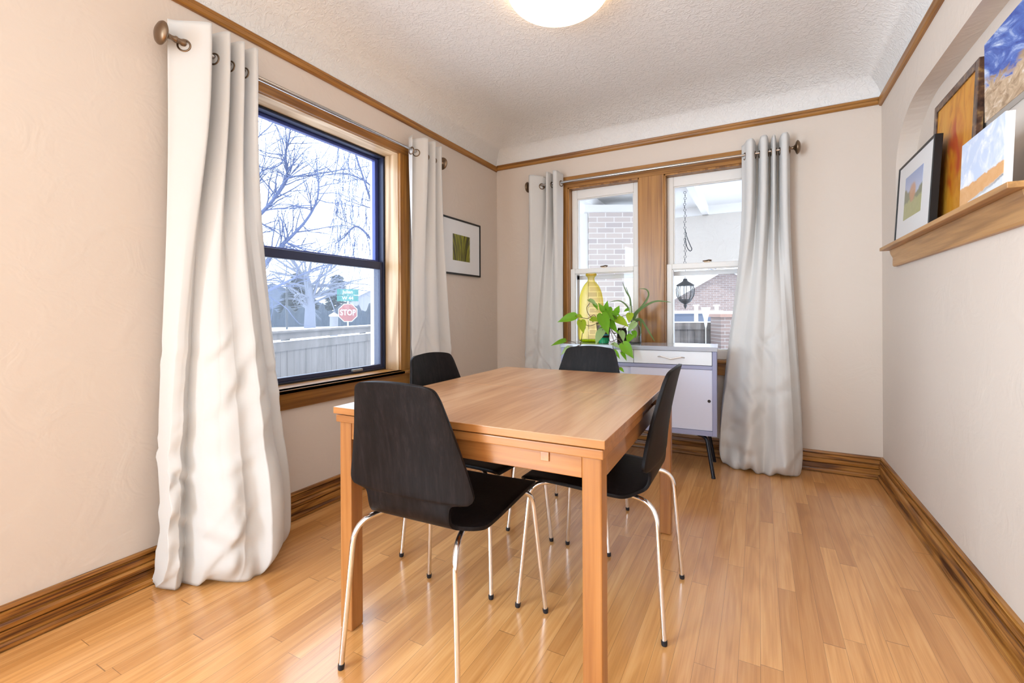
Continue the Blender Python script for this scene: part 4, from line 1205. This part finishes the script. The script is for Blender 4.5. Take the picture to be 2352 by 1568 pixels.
for k in range(130):
    u, v = rnd.uniform(765, 895), rnd.uniform(300, 560)
    P = [at(u, v, rnd.uniform(13.6, 15))]
    dd = Vector((rnd.gauss(0, .12), rnd.gauss(0, .12), -1))
    branch(tw, P[0], dd, rnd.uniform(.7, 1.9), .012, 1, rnd, .12, .25, 3)
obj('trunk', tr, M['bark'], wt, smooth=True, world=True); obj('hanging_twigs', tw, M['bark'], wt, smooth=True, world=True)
st_ = at(711, 745, 23)
pt = thing('street_tree', 'pale-trunked bare tree across the street, in the middle of the side window', 'tree', (st_.x, st_.y, GZ - .2))
tr, tw = B(), B()
tube(tr, [tuple(st_ - Vector((0, 0, .9))), tuple(at(712, 700, 23)), tuple(at(710, 665, 23)), tuple(at(700, 625, 23))], [.32, .23, .20, .14], 9)
for k in range(26):
    u = rnd.choice([(711, 700), (711, 685), (708, 660), (702, 640)])
    dd = Vector((rnd.gauss(0, .8), rnd.gauss(0, .8), rnd.uniform(.15, .9)))
    branch(tw, at(*u, 23), dd, rnd.uniform(1.4, 2.7), .07, 2, rnd, .02, .6, 3)
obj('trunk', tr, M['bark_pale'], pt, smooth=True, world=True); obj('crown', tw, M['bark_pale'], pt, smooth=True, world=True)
def evergreen(label, u, v, d, H, R, seed):
    r2 = random.Random(seed); b = at(u, v, d)
    t = thing('evergreen', label, 'tree', (b.x, b.y, GZ))
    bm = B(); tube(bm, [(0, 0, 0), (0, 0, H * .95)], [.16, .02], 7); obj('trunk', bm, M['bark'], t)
    bm = B()
    for k in range(520):
        h = r2.uniform(.06, 1) ** .8; a = r2.uniform(0, 2 * PI); rr_ = R * (1 - h) * r2.uniform(.3, 1.05) + .05
        p = Vector((rr_ * math.cos(a), rr_ * math.sin(a), h * H)); o = Vector((math.cos(a), math.sin(a), -.25))
        s = Vector((-math.sin(a), math.cos(a), 0)); L, w = r2.uniform(.3, .6) * (R / 1.6), r2.uniform(.10, .2) * (R / 1.6)
        v0 = [bm.verts.new(p - o * L * .5), bm.verts.new(p + s * w + Vector((0, 0, .06))), bm.verts.new(p + o * L), bm.verts.new(p - s * w + Vector((0, 0, .06))), bm.verts.new(p + Vector((0, 0, -.12)))]
        for tri in ((0, 1, 4), (1, 2, 4), (2, 3, 4), (3, 0, 4), (0, 3, 2, 1)): bm.faces.new([v0[i] for i in tri])
    obj('needles', bm, M['evergreen'], t)
evergreen('tall frosted evergreen behind the pale trunk across the street', 690, 735, 36, 5.0, 2.3, 5)
evergreen('dark evergreen beside the street-name signs', 775, 735, 34, 4.6, 1.6, 6)
def hedge(label, p, q, d0, d1, h, w, mat, seed):
    a, c = at(*p, d0), at(*q, d1); a.z = c.z = GZ
    dv = (c - a); L = dv.length; rz = math.atan2(dv.y, dv.x)
    t = thing('hedge', label, 'hedge', tuple(a), rz)
    r2 = random.Random(seed); bm = B(); nx, nz = 60, 10
    g = []
    for i in range(nx + 1):
        x = L * i / nx; hh = h * (1 + .10 * math.sin(i * .9) + r2.uniform(-.08, .08))
        g.append([bm.verts.new((x, y + r2.uniform(-.07, .07), z + r2.uniform(-.05, .05))) for y, z in ((-w, 0), (-w * 1.05, hh * .4), (-w, hh * .8), (-w * .5, hh), (w * .5, hh), (w, hh * .8), (w, 0))])
    for a_, b_ in zip(g, g[1:]):
        for j in range(6): bm.faces.new((a_[j], a_[j + 1], b_[j + 1], b_[j]))
    bm.faces.new(g[0]); bm.faces.new(g[-1])
    obj('foliage', bm, mat, t)
hedge('long dark hedge across the street, low behind the snow', (560, 745), (900, 745), 27, 31, 2.1, .6, M['hedge'], 2)
def house(label, u, v, d, w, dp, h, rh, wall, rz, name='house'):
    b = at(u, v, d)
    t = thing(name, label, 'house', (b.x, b.y, GZ), rz)
    bm = B(); box(bm, -w / 2, w / 2, -dp / 2, dp / 2, 0, h); prism(bm, [(-w / 2, h), (w / 2, h), (0, h + rh)], 'y', -dp / 2, dp / 2); obj('walls', bm, wall, t)
    bm = B()
    for s in (-1, 1):
        prism(bm, [(0, h + rh + .02), (s * (w / 2 + .4), h - rh * .8 / w - .05), (s * (w / 2 + .4), h - rh * .8 / w + .12), (0, h + rh + .22)], 'y', -dp / 2 - .4, dp / 2 + .4)
    obj('snowy_roof', bm, M['roof'], t)
    for x in (-w * .25, w * .25):
        bm = B(); box(bm, x - .5, x + .5, -dp / 2 - .04, -dp / 2 + .02, h * .35, h * .8); obj('window', bm, M['house_dark'], t)
    return t
house('low house with a snowy roof across the street, left in the side window', 625, 735, 44, 9, 7, 2.6, 1.9, M['house_dark'], YAW + .5)
house('low pale house with a snowy roof behind the stop sign', 845, 735, 60, 8, 6, 2.7, 2.0, M['siding'], YAW + .45)
pb = at(767, 745, 15)
pv = thing('garden_pillar', 'pale stone pillar with a pointed cap, just beyond the fence left of the stop sign', 'pillar', (pb.x, pb.y, GZ))
hh = at(767, 722, 15).z - GZ
bm = B(); lathe(bm, [(.14, 0), (.125, hh - .06), (0, hh - .06)], n=16); obj('shaft', bm, M['siding'], pv, smooth=True, angle=40)
bm = B(); lathe(bm, [(.15, hh - .06), (.15, hh - .02), (0, hh + .07)], n=16); obj('cap', bm, M['snow'], pv, smooth=True, angle=40)
up_ = at(659, 740, 20)
up2 = thing('utility_pole', 'thin dark pole standing left of the pale trunk in the side window', 'pole', (up_.x, up_.y, GZ))
bm = B(); tube(bm, [(0, 0, 0), (0, 0, at(659, 655, 20).z - GZ)], .045, 8); obj('shaft', bm, M['lantern'], up2)

# back porch beyond the twin windows
PYF = 6.92
struct('porch_floor', bx(-3.6, 3.2, YB + .3, PYF + .25, GZ + .1, GZ + .5), M['siding'])
struct('porch_ceiling', bx(-3.6, 3.2, YB + .27, PYF + .2, 2.52, 2.60), M['porch_white'])
struct('porch_wall', bx(-1.15, 3.2, PYF, PYF + .2, 1.74, 2.46), M['stucco'])
struct('porch_trim_1', bx(-3.6, 3.2, PYF - .03, PYF + .2, 2.40, 2.52), M['porch_white'])
for i, x in enumerate((-1.88, -.65, 1.0)):
    struct('porch_beam_%d' % (i + 1), bx(x - .04, x + .04, YB + .27, PYF, 2.40, 2.52), M['porch_white'])
# brick pier of the porch, standing square to the left pane
bp0, bp1 = at(1352, 488, 5.8), at(1535, 488, 5.8)
dv = (bp1 - bp0); dv.z = 0
pier = thing('porch_pier', 'wide pale brick pier of the porch, filling the left back window', 'pier', (bp0.x, bp0.y, GZ + .5), math.atan2(dv.y, dv.x))
bm = B(); box(bm, 0, dv.length, 0, .5, 0, 2.31 - GZ - .5); obj('brickwork', bm, M['brick'], pier)
bm = B(); box(bm, -.06, dv.length + .06, -.05, .55, 2.31 - GZ - .5, 2.40 - GZ - .5); obj('pier_cap', bm, M['porch_white'], pier)
bm = B(); box(bm, -.22, -.005, .03, .4, 0, 2.31 - GZ - .5); obj('reflection_slab', bm, M['porch_white'], pier)  # white slab added to imitate the curtain's reflection in the pane
# porch lantern on a chain
lt = thing('porch_lantern', 'black iron porch lantern hanging on a looped chain, in the right back window', 'lantern', (-.76, 5.70, 2.52))
bm = B(); lathe(bm, [(0, 0), (.115, 0), (.115, -.012), (.085, -.04), (.03, -.055), (0, -.055)], n=24); obj('canopy', bm, M['porch_white'], lt, smooth=True, angle=40)
bm = B()
zc, zl = -.055, -1.08
nlk = 30
for k in range(nlk):
    z = lerp(zc - .015, zl + .015, k / (nlk - 1)); torus(bm, (.004 * math.sin(k), 0, z), (1, 0, 0) if k % 2 else (0, 1, 0), .014, .0026, 10, 5)
loop_pts = [(0, 0, -.50), (.012, 0, -.56), (.03, 0, -.62), (.06, 0, -.70), (.075, 0, -.74), (.055, 0, -.76), (.025, 0, -.72), (.01, 0, -.66), (.0, 0, -.60)]
tube(bm, smooth_line(loop_pts, 4), .0055, 6)
obj('chain', bm, M['lantern'], lt)
bm = B(); lathe(bm, [(0, zl), (.02, zl), (.03, zl - .03), (.10, zl - .075), (.105, zl - .085), (0, zl - .085)], n=20); obj('roof', bm, M['lantern'], lt, smooth=True, angle=40)
bm = B(); lathe(bm, [(.085, zl - .085), (.098, zl - .13), (.092, zl - .20), (.065, zl - .25)], n=20)
bmesh.ops.delete(bm, geom=[f for f in bm.faces if len(f.verts) > 4], context='FACES_ONLY'); obj('globe', bm, M['clear_glass'], lt, smooth=True)
bm = B()
for k in range(8):
    a = 2 * PI * k / 8; tube(bm, [(r * math.cos(a), r * math.sin(a), z) for r, z in ((.088, zl - .085), (.102, zl - .13), (.096, zl - .20), (.068, zl - .25))], .005, 5)
obj('cage', bm, M['lantern'], lt)
bm = B(); lathe(bm, [(.072, zl - .245), (.072, zl - .262), (.045, zl - .285), (.016, zl - .30), (.020, zl - .32), (.008, zl - .345), (0, zl - .365)], n=18); bm.faces.ensure_lookup_table(); obj('finial', bm, M['lantern'], lt, smooth=True, angle=40)
# back yard
a, c = at(1500, 741, 9.4), at(1662, 741, 9.4)
dv = c - a; dv.z = 0
bf = thing('yard_fence', 'grey-brown board fence across the right back window', 'fence', (a.x, a.y, GZ), math.atan2(dv.y, dv.x))
L = dv.length; tp = a.z - GZ
bm = B(); q = 0
while q < L: box(bm, q, q + .135, -.01, .012, 0, tp - .14); q += .142
obj('boards', bm, M['fence'], bf)
bm = B(); box(bm, -.1, L, -.04, .03, tp - .14, tp); obj('top_rail', bm, M['fence'], bf)
bm = B(); box(bm, -.1, L, -.05, .04, tp, tp + .02); obj('snow_line', bm, M['snow'], bf)
a, c = at(1652, 728, 8.8), at(1760, 728, 8.8); dv = c - a; dv.z = 0
yp = thing('yard_pier', 'red brick garden pier with a flat cap, beside the right curtain in the back window', 'pier', (a.x, a.y, GZ), math.atan2(dv.y, dv.x))
L = dv.length; tp = a.z - GZ
bm = B(); box(bm, .03, L, .0, .45, 0, tp); obj('brickwork', bm, M['brick_red'], yp)
bm = B(); box(bm, 0, L + .03, -.04, .49, tp, tp + .06); obj('cap_stone', bm, M['terracotta'], yp)
bm = B(); box(bm, 0, L + .03, -.03, .48, tp + .06, tp + .11); obj('snow_cap', bm, M['snow'], yp)
house('brick neighbour house with a snowy gable roof, in the right back window', 1640, 735, 19, 5.5, 5, 1.75, 1.55, M['brick_red'], YAW - .25)
bn = at(1575, 735, 13)
sd = thing('garden_shed', 'blue-grey shed behind the yard fence, below the hanging lantern', 'shed', (bn.x, bn.y, GZ), YAW + .3)
bm = B(); box(bm, -.7, .7, -.5, .5, 0, 1.75); obj('walls', bm, M['house_dark'], sd)
bm = B(); box(bm, -.78, .78, -.58, .58, 1.75, 1.83); obj('flat_roof', bm, M['snow'], sd)
for i, u in enumerate((1599, 1646)):
    pp_ = at(u, 740, 11.5)
    t = thing('white_post', ('white square post left of the white urn in the back window', 'white square post right of the white urn in the back window')[i], 'post', (pp_.x, pp_.y, GZ), YAW)
    zt_ = at(u, 702, 11.5).z - GZ
    bm = B(); box(bm, -.035, .035, -.035, .035, 0, zt_); obj('shaft', bm, M['porch_white'], t)
    bm = B(); box(bm, -.06, .06, -.06, .06, zt_, zt_ + .03); obj('post_cap', bm, M['porch_white'], t)
ub = at(1621, 752, 8.6)
ur = thing('white_urn', 'white tapering garden urn on a thin stake, in front of the yard fence', 'urn', (ub.x, ub.y, GZ))
z0_ = ub.z - GZ; z1_ = at(1621, 705, 8.6).z - GZ
bm = B(); lathe(bm, [(.012, z0_), (.025, z0_ + .06), (.035, z0_ + .16), (.065, z0_ + .28), (.078, z1_ - .02), (.085, z1_), (0, z1_)], n=18); obj('cone', bm, M['sign_white'], ur, smooth=True, angle=50)
bm = B(); tube(bm, [(0, 0, 0), (0, 0, z0_ + .01)], .008, 6); obj('stake', bm, M['galv'], ur)
yt = at(1660, 740, 24)
y2 = thing('yard_tree', 'bare tree behind the neighbour house, in the right back window', 'tree', (yt.x, yt.y, GZ))
tr, tw = B(), B()
tube(tr, [(yt.x, yt.y, GZ), tuple(at(1655, 640, 24)), tuple(at(1640, 560, 24))], [.3, .2, .1], 8)
for k in range(16): branch(tw, at(rnd.uniform(1640, 1656), rnd.uniform(560, 660), 24), Vector((rnd.gauss(0, .8), rnd.gauss(0, .8), rnd.uniform(.1, .9))), rnd.uniform(1.5, 3), .07, 2, rnd)
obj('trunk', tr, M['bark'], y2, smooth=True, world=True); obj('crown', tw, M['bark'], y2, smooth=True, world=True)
